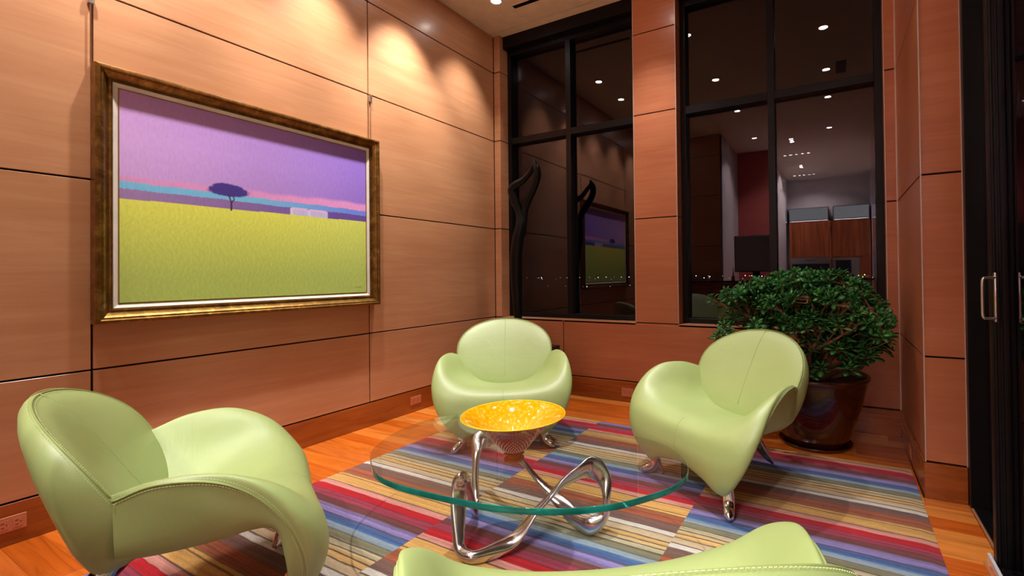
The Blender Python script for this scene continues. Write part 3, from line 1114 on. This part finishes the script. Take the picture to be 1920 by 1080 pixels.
# propeller base: one closed ribbon of three leaf shaped loops
KP = [  # point, half width, half thickness, width direction
    ((2.200, -2.234, 0.245), 0.030, 0.016, (0.5, -0.5, 0.8)),
    ((2.258, -2.175, 0.285), 0.034, 0.018, (0.35, -0.3, 1)),
    ((2.296, -2.126, 0.302), 0.040, 0.022, (0.1, 0, 1)),
    ((2.347, -2.115, 0.250), 0.030, 0.020, (1, 0.1, 0.6)),
    ((2.374, -2.141, 0.185), 0.014, 0.022, (1, 0, 0)),
    ((2.368, -2.155, 0.108), 0.018, 0.020, (1, 0, -0.5)),
    ((2.318, -2.196, 0.046), 0.029, 0.020, (0.1, 0, -1)),
    ((2.231, -2.179, 0.060), 0.027, 0.018, (-0.3, 0.1, -0.9)),
    ((2.156, -2.158, 0.100), 0.024, 0.014, (-0.4, -0.6, -0.5)),
    ((1.999, -2.141, 0.185), 0.018, 0.013, (0.1, -1, 0.3)),
    ((1.899, -2.140, 0.260), 0.021, 0.014, (0.3, -0.5, 0.7)),
    ((1.773, -2.121, 0.303), 0.029, 0.016, (0.3, -0.2, 1)),
    ((1.640, -2.058, 0.313), 0.036, 0.018, (0.1, -0.1, 1)),
    ((1.599, -2.103, 0.312), 0.032, 0.020, (-0.5, 0.1, 0.9)),
    ((1.624, -2.165, 0.265), 0.018, 0.018, (-1, 0, 0.3)),
    ((1.649, -2.203, 0.180), 0.013, 0.018, (-1, 0, 0)),
    ((1.678, -2.237, 0.090), 0.016, 0.018, (-1, 0, -0.3)),
    ((1.717, -2.278, 0.036), 0.018, 0.016, (-0.2, 0, -1)),
    ((1.771, -2.350, 0.075), 0.024, 0.013, (0.6, 0.2, -0.7)),
    ((1.806, -2.420, 0.185), 0.022, 0.012, (1, -0.2, 0.1)),
    ((1.848, -2.497, 0.280), 0.022, 0.013, (0.8, -0.2, 0.5)),
    ((1.868, -2.536, 0.318), 0.022, 0.014, (-0.1, -0.3, 1)),
    ((1.846, -2.531, 0.270), 0.024, 0.012, (-0.5, -0.9, 0.2)),
    ((1.866, -2.555, 0.190), 0.024, 0.014, (-0.5, -1, 0)),
    ((1.894, -2.584, 0.110), 0.019, 0.015, (-0.5, -1, -0.1)),
    ((1.920, -2.603, 0.060), 0.017, 0.017, (-0.3, -0.9, -0.5)),
    ((1.982, -2.603, 0.036), 0.018, 0.018, (0.1, -0.2, -1)),
    ((2.036, -2.531, 0.040), 0.021, 0.016, (0.4, -0.3, -0.9)),
    ((2.085, -2.445, 0.068), 0.023, 0.014, (0.8, -0.5, -0.5)),
    ((2.133, -2.360, 0.155), 0.021, 0.012, (0.9, -0.9, 0.1)),
    ((2.163, -2.285, 0.200), 0.024, 0.014, (0.8, -0.7, 0.5)),
]
A = np.array([list(p) + [a, b] + list(np.array(w_) / np.linalg.norm(w_)) for p, a, b, w_ in KP])
rest = .353 - TH
A[:, :3] -= np.array([1.98, -2.30, TH])
for q in A:
    vz = abs(q[7])
    q[3] *= 1.4
    ext = q[3] * vz + .004
    q[2] = min(q[2], rest - ext)
    q[2] = max(q[2], ext + .004)
D = cr_closed(A, 7)
v, f = tube_vf(D[:, :3], D[:, 3], 20, closed=True, flat=D[:, 4], wdir=D[:, 5:8], lens=0.15)
mesh_obj('base', v, f, M['alu'], tb, True)

# ------------------------------------------------------------------ bowl
BX, BY, BZ = 2.045, -2.395, 0.381


def bowl_yellow():
    n = N('bowl_yellow')
    vo = n.n('ShaderNodeTexVoronoi')
    vo.inputs['Scale'].default_value = 55
    tc = n.n('ShaderNodeTexCoord')
    n.l(tc.outputs['Object'], vo.inputs['Vector'])
    c = n.ramp(vo.outputs['Distance'], [(0.0, srgb(250, 226, 150)), (0.3, srgb(246, 196, 50)), (0.6, srgb(240, 164, 0))])
    sp = n.n('ShaderNodeSeparateXYZ')
    n.l(tc.outputs['Object'], sp.inputs[0])
    c2 = n.ramp(sp.outputs[2], [(0.04, srgb(228, 200, 150)), (0.11, srgb(240, 190, 70)), (0.16, srgb(240, 166, 0))])
    mx = n.n('ShaderNodeMix', data_type='RGBA', blend_type='MIX')
    mx.inputs[0].default_value = 0.5
    n.l(c, mx.inputs[6]); n.l(c2, mx.inputs[7])
    b = n.bsdf(Base_Color=mx.outputs[2], Roughness=0.07)
    b.inputs['Coat Weight'].default_value = 0.6
    return n.m


def tinted(name, col, rough, tr, mixf):
    n = N(name)
    b = n.bsdf(Base_Color=col, Roughness=rough)
    t = n.n('ShaderNodeBsdfTransparent')
    t.inputs[0].default_value = tr
    mx = n.n('ShaderNodeMixShader')
    mx.inputs[0].default_value = mixf
    n.l(b.outputs[0], mx.inputs[1]); n.l(t.outputs[0], mx.inputs[2])
    n.l(mx.outputs[0], n.out.inputs[0])
    return n.m


bw = tag(empty('glass_bowl', (BX, BY, BZ)), 'conical art glass bowl, yellow inside and plum outside, on the glass table', 'bowl')
prof_out = [(0.036, 0.030), (0.040, 0.034), (0.052, 0.048), (0.074, 0.072), (0.098, 0.100), (0.125, 0.130), (0.160, 0.160), (0.198, 0.186), (0.230, 0.201)]
prof_o = cr([(r, z, 0) for r, z in prof_out], 4)[:, :2]
v, f = lathe_vf(prof_o, 72)
mesh_obj('outer_shell', v, f, tinted('bowl_plum', srgb(168, 92, 84), 0.08, (.95, .75, .7, 1), 0.25), bw, True)
prof_i = [(max(r - 0.006, 0.0), z + 0.004) for r, z in prof_o]
prof_i = [(0.0001, prof_i[0][1])] + prof_i
prof_i[-1] = (prof_o[-1][0] - .003, prof_o[-1][1] + .001)
v, f = lathe_vf(prof_i, 72)
mesh_obj('inner_lining', v, f, bowl_yellow(), bw, True)
v, f = lathe_vf([(prof_o[-1][0] - .003, prof_o[-1][1] + .001), (prof_o[-1][0] - .0012, prof_o[-1][1] + .0035), (prof_o[-1][0] + .0005, prof_o[-1][1] + .001), (prof_o[-1][0], prof_o[-1][1])], 72)
mesh_obj('rim', v, f, plain('rim_yellow', srgb(255, 205, 30), 0.1), bw, True)
v, f = lathe_vf([(0.0001, 0.0), (0.040, 0.0), (0.046, 0.004), (0.045, 0.012), (0.036, 0.018), (0.034, 0.024), (0.042, 0.029), (0.046, 0.032), (0.042, 0.036), (0.0001, 0.036)], 48)
mesh_obj('foot', v, f, tinted('bowl_amber', srgb(176, 92, 30), 0.05, (1, .8, .6, 1), 0.35), bw, True)
mb = MB()
for i in range(15):
    z = 0.052 + i * 0.0088
    r = np.interp(z, prof_o[:, 1], prof_o[:, 0]) + .0003
    nb = 36
    for k in range(nb):
        a = 2 * math.pi * (k + 0.5 * (i % 2)) / nb
        s = 0.0027 if z < .12 else .0019
        x, y = r * math.cos(a), r * math.sin(a)
        mb.add([(x - s, y, z), (x + s, y, z), (x, y - s, z), (x, y + s, z), (x, y, z - s), (x, y, z + s)],
               [(0, 2, 5), (2, 1, 5), (1, 3, 5), (3, 0, 5), (2, 0, 4), (1, 2, 4), (3, 1, 4), (0, 3, 4)])
o = mb.build('bubbles', plain('bubble_white', srgb(255, 232, 205), 0.2), bw, True)
o['kind'] = 'stuff'

# ================================================================== painting
pt = tag(empty('painting', (0.0, -2.36, 0.97)), 'framed landscape painting of a lone purple tree on a yellow field', 'painting')
py0, py1, pz0, pz1 = -3.185 + 2.36, -1.530 + 2.36, 0.976 - .97, 2.295 - .97
fr_prof = [(0.0, 0.004), (0.0, 0.068), (0.006, 0.076), (0.016, 0.078), (0.022, 0.070), (0.030, 0.070), (0.040, 0.060), (0.050, 0.046), (0.058, 0.042), (0.064, 0.046), (0.070, 0.044), (0.074, 0.034)]


def mitred(prof, y0, y1, z0, z1):
    v = []
    for d, x in prof:
        v += [(x, y0 + d, z0 + d), (x, y1 - d, z0 + d), (x, y1 - d, z1 - d), (x, y0 + d, z1 - d)]
    f = []
    for i in range(len(prof) - 1):
        for k in range(4):
            k2 = (k + 1) % 4
            f.append((i * 4 + k, i * 4 + k2, (i + 1) * 4 + k2, (i + 1) * 4 + k))
    return v, f


v, f = mitred(fr_prof, py0, py1, pz0, pz1)
mesh_obj('frame', v, f, M['gilt'], pt)
v, f = mitred([(0.073, 0.030), (0.073, 0.038), (0.076, 0.040), (0.094, 0.031), (0.0965, 0.031)], py0, py1, pz0, pz1)
mesh_obj('liner', v, f, M['liner'], pt)
v, f = mitred([(0.0955, 0.028), (0.0955, 0.0335), (0.0995, 0.0335), (0.0995, 0.026)], py0, py1, pz0, pz1)
mesh_obj('fillet', v, f, M['gold_line'], pt)
cy0, cy1, cz0, cz1 = -3.090, -1.626, 1.078, 2.198
NY, NZ = 420, 300
ys = np.linspace(cy0, cy1, NY)
zs = np.linspace(cz0, cz1, NZ)
YY, ZZ = np.meshgrid(ys, zs, indexing='ij')


def lin(c):
    return np.array(srgb(*c)[:3])


def mixc(a, b, t):
    t = np.clip(t, 0, 1)[..., None]
    return a * (1 - t) + b * t


u = (YY - cy0) / (cy1 - cy0)
noise = rng.normal(0, 1, (NY, NZ))
wx = 0.004 * np.sin(YY * 9) + .003 * np.sin(YY * 31 + 1)
hor = 1.624 + 0.010 * u
colr = mixc(lin((196, 152, 200)), lin((142, 108, 190)), u * 1.05)                        # sky
colr = mixc(colr, mixc(lin((176, 130, 180)), lin((128, 98, 180)), u), (ZZ - 1.95) / .3)
pk0 = 1.745 + 0.030 * u + wx
pk1 = 1.717 + wx * .5 + .0 * u
colr = mixc(colr, mixc(lin((206, 140, 180)), lin((216, 142, 190)), u), (pk0 + .01 - ZZ) / .022)
tl = (ZZ < pk1)
cyan = mixc(lin((112, 178, 206)), lin((104, 130, 208)), (u - .45) * 2.2)
colr = np.where(tl[..., None], cyan, colr)
dk0 = 1.678 + .003 * u + wx * .4 + noise * .0012
purp = mixc(lin((150, 118, 158)), lin((100, 72, 146)), u * 1.2)
colr = np.where((ZZ < dk0)[..., None], purp, colr)
# vans
for a0, a1, zt_ in ((-2.215, -2.085, 1.682), (-2.095, -1.945, 1.682)):
    inb = (YY > a0) & (YY < a1) & (ZZ < zt_) & (ZZ > 1.6)
    corner = ((YY - a0 < .012) | (a1 - YY < .012)) & (zt_ - ZZ < .008)
    inb &= ~corner
    cc = np.where(((zt_ - ZZ < .014))[..., None], lin((214, 170, 212)), lin((186, 176, 226)))
    cc = np.where(((YY - a0 < .022) & (ZZ < zt_ - .004))[..., None], lin((206, 190, 230)), cc)
    colr = np.where(inb[..., None], cc, colr)
field = mixc(lin((214, 214, 84)), lin((172, 190, 90)), (hor - ZZ) / .42)
field = mixc(field, lin((180, 198, 104)), (u - .5) * .8)
streak = np.sin(YY * 210 + 7 * np.sin(ZZ * 23) + noise * .6) * np.sin(ZZ * 61 + YY * 37)
field = field * (1 + 0.035 * streak[..., None] + 0.02 * noise[..., None])
colr = np.where((ZZ < hor)[..., None], field, colr)
# tree
cr_d = ((YY + 2.582) / .113) ** 2 + ((ZZ - 1.735) / .034) ** 2
cr_d = np.minimum(cr_d, ((YY + 2.60) / .075) ** 2 + ((ZZ - 1.752) / .030) ** 2)
cr_d = np.minimum(cr_d, ((YY + 2.548) / .05) ** 2 + ((ZZ - 1.750) / .026) ** 2)
cr_d = cr_d + 0.09 * np.sin(YY * 160 + ZZ * 90) * np.sin(YY * 70 - ZZ * 140) + noise * .02
colr = mixc(colr, lin((64, 46, 122)), (1.12 - cr_d) * 3)
for (a, b, w_) in (((-2.571, 1.622), (-2.569, 1.668), .0052), ((-2.569, 1.665), (-2.584, 1.715), .004), ((-2.569, 1.665), (-2.553, 1.688), .003), ((-2.553, 1.688), (-2.562, 1.712), .003)):
    ay, az = a
    by, bz = b
    t = np.clip(((YY - ay) * (by - ay) + (ZZ - az) * (bz - az)) / ((by - ay) ** 2 + (bz - az) ** 2), 0, 1)
    dd = np.hypot(YY - ay - t * (by - ay), ZZ - az - t * (bz - az))
    colr = np.where((dd < w_)[..., None], lin((70, 40, 84)), colr)
# signature scribble
sg = (np.abs(ZZ - 1.118 - .006 * np.sin(YY * 260)) < .003) & (YY > -1.73) & (YY < -1.67)
colr = np.where(sg[..., None], lin((120, 150, 50)), colr)
v = np.stack([np.full(YY.shape, 0.0305), YY + 2.36, ZZ - .97], -1).reshape(-1, 3)
me = bpy.data.meshes.new('canvas')
fa = [q for q in grid_f(NY, NZ)]
me.from_pydata(v.tolist(), [], fa)
ca = me.color_attributes.new('Col', 'FLOAT_COLOR', 'POINT')
ca.data.foreach_set('color', np.concatenate([np.clip(colr * np.array([1.32, 1.38, 1.55]), 0, .95).reshape(-1, 3), np.ones((NY * NZ, 1))], 1).astype(np.float32).ravel())
me.materials.append(M['canvas'])
link(bpy.data.objects.new('canvas', me), pt)
box('backing', (0.003, 0.026, py0 + .02, py1 - .02, pz0 + .02, pz1 - .02), M['gap'], pt)
# hanging hardware
hc = tag(empty('hanging_rod', (0.014, -3.186, 2.297)), 'slim pale hanging rod above the left top corner of the painting', 'rod')
MB().tube([(0, 0, 0), (0, 0, 1.52)], 0.0035, 8).build('rod', M['trim'], hc, True)
box('clip', (-0.012, 0.012, -0.012, 0.012, 0.30, 0.345), M['steel'], hc, c=.002)
hc2 = tag(empty('picture_hook', (0.010, -1.566, 2.30)), 'small metal hook with a wire above the right end of the painting', 'hook')
MB().tube([(0, 0, 0), (0, 0, .315)], 0.002, 8).build('wire', M['gap'], hc2, True)
MB().box(-0.008, 0.010, -0.011, 0.011, .312, .362, c=.002).box(.010, .016, -0.004, 0.004, .30, .33, c=.001).build('clip', M['steel'], hc2)


# ================================================================== outlets
def outlet(name, loc, rz, w_, h_, n_, label):
    t = tag(empty(name, loc, rz), label, 'outlet')
    box('plate', (-w_ / 2, w_ / 2, -0.005, 0.0, -h_ / 2, h_ / 2), M['outlet'], t, c=.0015)
    for k in range(n_):
        cx_ = (k - (n_ - 1) / 2) * w_ / (n_ + .3)
        rc = box('receptacle', (cx_ - .016, cx_ + .016, -0.0065, -0.005, -h_ * .28, h_ * .28), M['outlet'], t)
        s_ = MB()
        for dz in (-.009, .009):
            s_.box(cx_ - .008, cx_ + .003, -0.007, -0.0064, dz - .0012, dz + .0012)
        s_.box(cx_ + .007, cx_ + .011, -0.007, -0.0064, -.002, .002)
        so = s_.build('slots', M['slot'], rc)
    return t


# local -Y is the outward normal of the plate
outlet('wall_outlet', (0.0005, -3.466, 0.097), math.radians(90), 0.14, 0.068, 3, 'orange-brown wall outlet plate on the left baseboard behind the near left chair')
outlet('wall_outlet', (0.0005, -1.12, 0.100), math.radians(90), 0.118, 0.070, 2, 'orange-brown wall outlet plate on the left baseboard below the window corner')
outlet('wall_outlet', (1.565, -0.0125, 0.089), 0, 0.118, 0.075, 2, 'orange-brown wall outlet on the back baseboard between the two far chairs')
outlet('wall_outlet', (3.6988, -0.52, 0.075), math.radians(-90), 0.118, 0.070, 2, 'orange-brown wall outlet on the right baseboard beside the plant pot')

# ================================================================== sculpture on its pedestal
pd = tag(box('pedestal', (0.20, 0.895, -0.62, -0.12, 0.0, 0.505), M['pedestal'], None, c=.004), 'low black pedestal behind the far chair, carrying the sculpture', 'pedestal')
sc = tag(empty('sculpture', (0.575, -0.38, 0.506)), 'tall slender black flame shaped sculpture in front of the left window', 'sculpture')


def at(px, py, Y):
    d = CAM_F + CAM_R * ((px - 1094.9) / 882.9) - CAM_U * ((py - 505.3) / 882.9)
    t = (Y - CAM_O.y) / d.y
    p = CAM_O + d * t
    return np.array(p)


sb = np.array([0.575, -0.38, 0.506])
pxm = 4.57 * 1.3 / 883.0  # metres per pixel at the sculpture


def path(pts):
    P = []
    R = []
    for px, py, wpx, dy in pts:
        p = at(px, py, -0.38 + dy) - sb
        p[2] = max(p[2], .004)
        P.append(list(p) + [wpx * pxm / 2])
    return cr(P, 5)


A = path([(971.5, 662, 10, 0), (971.5, 600, 11.5, 0), (969, 540, 16, .01), (967.5, 490, 17, 0), (971, 450, 17, -.01), (976.5, 425, 15.5, 0), (974, 400, 11, .01), (965, 375, 13, 0), (959.5, 356, 12, -.01), (968, 346, 11, -.01), (982, 337, 9, 0), (994, 323, 8, .01), (1000, 310, 6, 0), (1000.5, 298, 1.6, 0)])
Bp = path([(978, 440, 13, 0), (982, 415, 11, .02), (984, 393, 10.5, .03), (990, 374, 12, .03), (1000, 353, 11.5, .02), (1007, 333, 11, .01), (1006.5, 317, 10.5, 0), (1003, 306, 6.5, 0), (1000.5, 299, 1.6, 0)])
smb = MB().tube(A[:, :3], A[:, 3], 14, flat=A[:, 3] * 0.9).tube(Bp[:, :3], Bp[:, 3], 14, flat=Bp[:, 3] * .9)
smb.build('figure', M['bronze'], sc, True)
v, f = lathe_vf([(0.0001, 0.0), (0.10, 0.0), (0.10, 0.02), (0.09, 0.028), (0.03, 0.04), (0.0001, 0.045)], 32)
mesh_obj('foot', v, f, M['bronze'], sc, True)

# ================================================================== potted jade plant
PX, PY = 3.155, -0.385


def pot_mat():
    n = N('brown_glaze')
    f = n.noise(n.mapping((2.5, 2.5, 5)), 1.4, 4, 0.6, 1.2)
    c = n.ramp(f, [(0.3, srgb(34, 12, 7)), (0.55, srgb(66, 28, 12)), (0.75, srgb(110, 56, 22))])
    b = n.bsdf(Base_Color=c, Roughness=0.16)
    b.inputs['Coat Weight'].default_value = 0.7
    b.inputs['Coat Roughness'].default_value = 0.06
    return n.m


M['pot'] = pot_mat()
pp = cr([(0.0001, 0.012, 0), (0.17, 0.012, 0), (0.205, 0.03, 0), (0.245, 0.12, 0), (0.285, 0.25, 0), (0.318, 0.38, 0), (0.335, 0.452, 0), (0.345, 0.47, 0), (0.345, 0.487, 0), (0.328, 0.490, 0), (0.315, 0.47, 0), (0.305, 0.43, 0)], 4)[:, :2]
pot = tag(empty('plant_pot', (PX, PY, 0)), 'large glossy brown glazed pot in the right corner, holding the jade plant', 'pot')
v, f = lathe_vf(pp, 64)
mesh_obj('body', v, f, M['pot'], pot, True)
v, f = lathe_vf([(0.0001, 0.001), (0.21, 0.001), (0.228, 0.004), (0.236, 0.022), (0.230, 0.024), (0.218, 0.010), (0.0001, 0.010)], 64)
mesh_obj('saucer', v, f, M['pot'], pot, True)


def soil_mat():
    n = N('soil')
    f = n.noise(n.mapping((1, 1, 1)), 60, 4, 0.7)
    c = n.ramp(f, [(0.35, srgb(38, 24, 14)), (0.6, srgb(84, 62, 34)), (0.75, srgb(104, 90, 44))])
    b = n.bsdf(Base_Color=c, Roughness=0.95)
    n.l(n.bump(f, 0.8, 0.02), b.inputs['Normal'])
    return n.m


v = [(0, 0, 0.455)]
f = []
for i in range(1, 9):
    for k in range(40):
        a = 2 * math.pi * k / 40
        r = 0.31 * i / 8
        v.append((r * math.cos(a), r * math.sin(a), 0.452 + .012 * math.sin(7 * a + i) * (1 - i / 9) - .0))
for k in range(40):
    f.append((0, 1 + k, 1 + (k + 1) % 40))
f += grid_f(8, 40, 1, True)
mesh_obj('soil', v, f, soil_mat(), pot, True)

plant = tag(empty('jade_plant', (PX, PY, 0.45)), 'bushy jade plant with glossy dark green leaves in the brown glazed pot', 'plant')


def bark_mat():
    n = N('jade_bark')
    f = n.noise(n.mapping((6, 6, 2)), 6, 4, 0.6)
    c = n.ramp(f, [(0.3, srgb(96, 62, 44)), (0.7, srgb(168, 124, 92))])
    n.bsdf(Base_Color=c, Roughness=0.7)
    return n.m


def leaf_mat():
    n = N('jade_leaf')
    oi = n.n('ShaderNodeObjectInfo')
    f = n.noise(n.mapping((1, 1, 1)), 9, 3)
    ad = n.math('ADD', n.math('MULTIPLY', oi.outputs['Random'], 0.35), n.math('MULTIPLY', f, 0.7))
    c = n.ramp(ad, [(0.25, srgb(30, 84, 38)), (0.55, srgb(60, 134, 60)), (0.8, srgb(122, 180, 92))])
    b = n.bsdf(Base_Color=c, Roughness=0.22)
    b.inputs['Specular IOR Level'].default_value = 0.6
    return n.m


M['bark'] = bark_mat()
M['leaf'] = leaf_mat()
R_ = random.Random(11)
# limits of the crown: keep it clear of the back wall and the right wall
X_LO, X_HI, Y_HI, Z_HI = -0.80, 0.50, 0.335, 0.70
br = MB()
tips = []


def zlim(x, y):
    k = .22 * (min(0, x - .06) / .78) ** 2 + .36 * (max(0, x - .06) / .44) ** 2 + .22 * (y / .42) ** 2
    return max(.30, .78 - k)



def grow(p, d, L, r, depth):
    pts = [p]
    rad = [r]
    n_ = 5
    q = np.array(p, float)
    d = np.array(d, float) / np.linalg.norm(d)
    for i in range(n_):
        d = d + np.array([R_.uniform(-.28, .28), R_.uniform(-.28, .28), R_.uniform(-.12, .24)])
        if q[1] > Y_HI - .12 and d[1] > 0:
            d[1] *= -0.3
        if q[0] > X_HI - .10 and d[0] > 0:
            d[0] *= -0.3
        if q[2] > zlim(q[0], q[1]) - .08 and d[2] > 0:
            d[2] *= .25
        d /= np.linalg.norm(d)
        if q[1] < -.36 and d[1] < 0:
            d[1] *= -.3
        if q[0] < -.62 and d[0] < 0:
            d[0] *= -.3
        if q[2] < .16 + .5 * max(0, np.hypot(q[0], q[1]) - .28) and d[2] < .1:
            d[2] = .35
        d /= np.linalg.norm(d)
        q = q + d * L / n_
        q[2] = min(q[2], zlim(q[0], q[1]) - R_.uniform(0, .05))
        q[1] = min(q[1], Y_HI - .04)
        q[0] = min(q[0], X_HI - .03)
        pts.append(q.copy())
        rad.append(r * (1 - .45 * (i + 1) / n_))
    br.tube(cr(pts, 2), np.interp(np.linspace(0, 1, 2 * n_ + 1), np.linspace(0, 1, n_ + 1), rad), 7)
    if depth == 0 or L < .09:
        tips.append((q.copy(), d.copy()))
        return
    for k in range(3 if depth > 1 else R_.choice((3, 3, 4))):
        nd = d + np.array([R_.uniform(-.9, .9), R_.uniform(-.9, .9), R_.uniform(-.3, .65)])
        grow(q, nd, L * R_.uniform(.60, .84), r * .55, depth - 1)
    if depth >= 2:
        mid_ = pts[3]
        if depth <= 2:
            grow(pts[2], d + np.array([R_.uniform(-1, 1), R_.uniform(-1, 1), R_.uniform(-.2, .6)]), L * .55, r * .4, depth - 1)
        nd = d + np.array([R_.uniform(-1, 1), R_.uniform(-1, 1), R_.uniform(-.2, .5)])
        grow(mid_, nd, L * .6, r * .45, depth - 1)


STEMS = [((-.05, -.02), (-.75, -.15, .75), .34, .028), ((.06, .0), (.65, -.15, .8), .30, .026), ((0, .04), (-.1, .15, 1), .36, .028),
         ((0, -.07), (-.35, -.55, .85), .30, .024), ((.05, -.05), (.35, -.5, .9), .30, .024), ((-.08, .03), (-1.0, .05, .62), .36, .022),
         ((.08, .03), (.95, .05, .55), .26, .02), ((0.02, 0), (.15, -.1, 1.1), .40, .024)]
for (x, y), d, L, r in STEMS:
    grow((x, y, 0.0), d, L, r, 3)
# the long bare branch reaching left
longb = cr([(-.06, 0, .05), (-.20, .0, .25), (-.36, -.01, .385), (-.50, .0, .45), (-.62, .01, .50), (-.70, .0, .545)], 4)
br.tube(longb, np.interp(np.linspace(0, 1, len(longb)), [0, .5, 1], [.022, .013, .008]), 8)
for p_ in ((-.70, 0, .545), (-.66, .02, .52), (-.60, .03, .52), (-.55, -.03, .49)):
    tips.append((np.array(p_), np.array([-.4, 0, .8])))
# rosettes low at the rim
LOW = [(R_.uniform(-.62, .40), R_.uniform(-.40, -.05), R_.uniform(.12, .42)) for _ in range(60)]
for a, b, c_ in LOW:
    if abs(a) > .30 and c_ < .2:
        c_ += .12
    tips.append((np.array((a, b, c_)), np.array([a * .6, -.4, .7])))
    br.tube(cr([(a * .25, b * .25, c_ * .35), (a * .65, b * .65, c_ * .8), (a, b, c_)], 3), .005, 5)
for a, b, c_ in ((-.10, -.26, .10), (-.02, -.28, .07), (-.17, -.22, .13), (.06, -.27, .12)):
    tips.append((np.array((a, b, c_)), np.array([0, -.5, .8])))
    br.tube([(a * .5, b * .5, .0), (a, b, c_)], [.008, .004], 6)
br.build('branches', M['bark'], plant, True)

# one jade leaf: paddle shaped, thick, 26 faces
def leaf_vf(L=0.066, W=0.0185, T=0.0034):
    v = []
    f = []
    st_ = [(0, .12), (.18, .35), (.42, .85), (.68, 1.0), (.88, .72), (1.0, .15)]
    for t, w_ in st_:
        x = t * L
        zc = -0.25 * L * (t - .1) ** 2 + .004 * t
        v += [(x, -W * w_, zc + .0012 * w_), (x, 0, zc + T * w_), (x, W * w_, zc + .0012 * w_), (x, 0, zc - T * w_ * .7)]
    for i in range(len(st_) - 1):
        for k in range(4):
            f.append((i * 4 + k, i * 4 + (k + 1) % 4, (i + 1) * 4 + (k + 1) % 4, (i + 1) * 4 + k))
    f.append((3, 2, 1, 0))
    n_ = (len(st_) - 1) * 4
    f.append((n_, n_ + 1, n_ + 2, n_ + 3))
    return np.array(v), f


LV, LF = leaf_vf()
leaves = []


def ok_tip(q):
    return q[1] < Y_HI and q[0] < X_HI and q[2] > .02


for q, d in tips:
    if not ok_tip(q):
        q = np.array([min(q[0], X_HI - .02), min(q[1], Y_HI - .02), max(q[2], .05)])
    d = d / np.linalg.norm(d)
    d = d * .6 + np.array([0, -.15, .5])
    d /= np.linalg.norm(d)
    a = np.cross(d, [0.2, 1, .1]); a /= np.linalg.norm(a)
    b = np.cross(d, a)
    for tier in range(3):
        for k in range(R_.choice((3, 4, 4))):
            ang = 2 * math.pi * k / 4 + tier * .8 + R_.uniform(-.3, .3)
            side = a * math.cos(ang) + b * math.sin(ang)
            ld = side * (1 - .22 * tier) + d * (.15 + .35 * tier)
            ld /= np.linalg.norm(ld)
            up_ = d - ld * (d @ ld)
            up_ /= np.linalg.norm(up_) + 1e-9
            sd = np.cross(up_, ld)
            s = R_.uniform(.75, 1.2) * (1 - .18 * tier)
            base = q + d * (tier * .012 - .012) + ld * .004
            tipz = base + ld * LV[:, 0].max() * s
            if tipz[1] > Y_HI + .03 or tipz[0] > X_HI + .02:
                continue
            leaves.append((base, ld, sd, up_, s))
# nearest (most visible) leaves are parts of their own
camp = np.array([CAM_O.x - PX, CAM_O.y - PY, CAM_O.z - .45])
R_.shuffle(leaves)
order = sorted(range(len(leaves)), key=lambda i: np.linalg.norm(leaves[i][0] - camp) - .10 * leaves[i][4])
singles = set(order[:290])
lm = bpy.data.meshes.new('leaf')
lm.from_pydata(LV.tolist(), [], LF)
lm.materials.append(M['leaf'])
lm.polygons.foreach_set('use_smooth', [True] * len(lm.polygons))
fol = MB()
for i, (base, ld, sd, up_, s) in enumerate(leaves):
    if i in singles:
        o = bpy.data.objects.new('leaf', lm)
        mm = Matrix(((ld[0], sd[0], up_[0], 0), (ld[1], sd[1], up_[1], 0), (ld[2], sd[2], up_[2], 0), (0, 0, 0, 1)))
        o.matrix_local = Matrix.Translation(Vector(base)) @ mm @ Matrix.Scale(s, 4)
        link(o, plant)
    else:
        vv = base + s * (LV[:, :1] * ld + LV[:, 1:2] * sd + LV[:, 2:3] * up_)
        fol.add(vv, LF)
o = fol.build('foliage', M['leaf'], plant, True)
o['kind'] = 'stuff'
print('leaves', len(leaves), 'tips', len(tips))
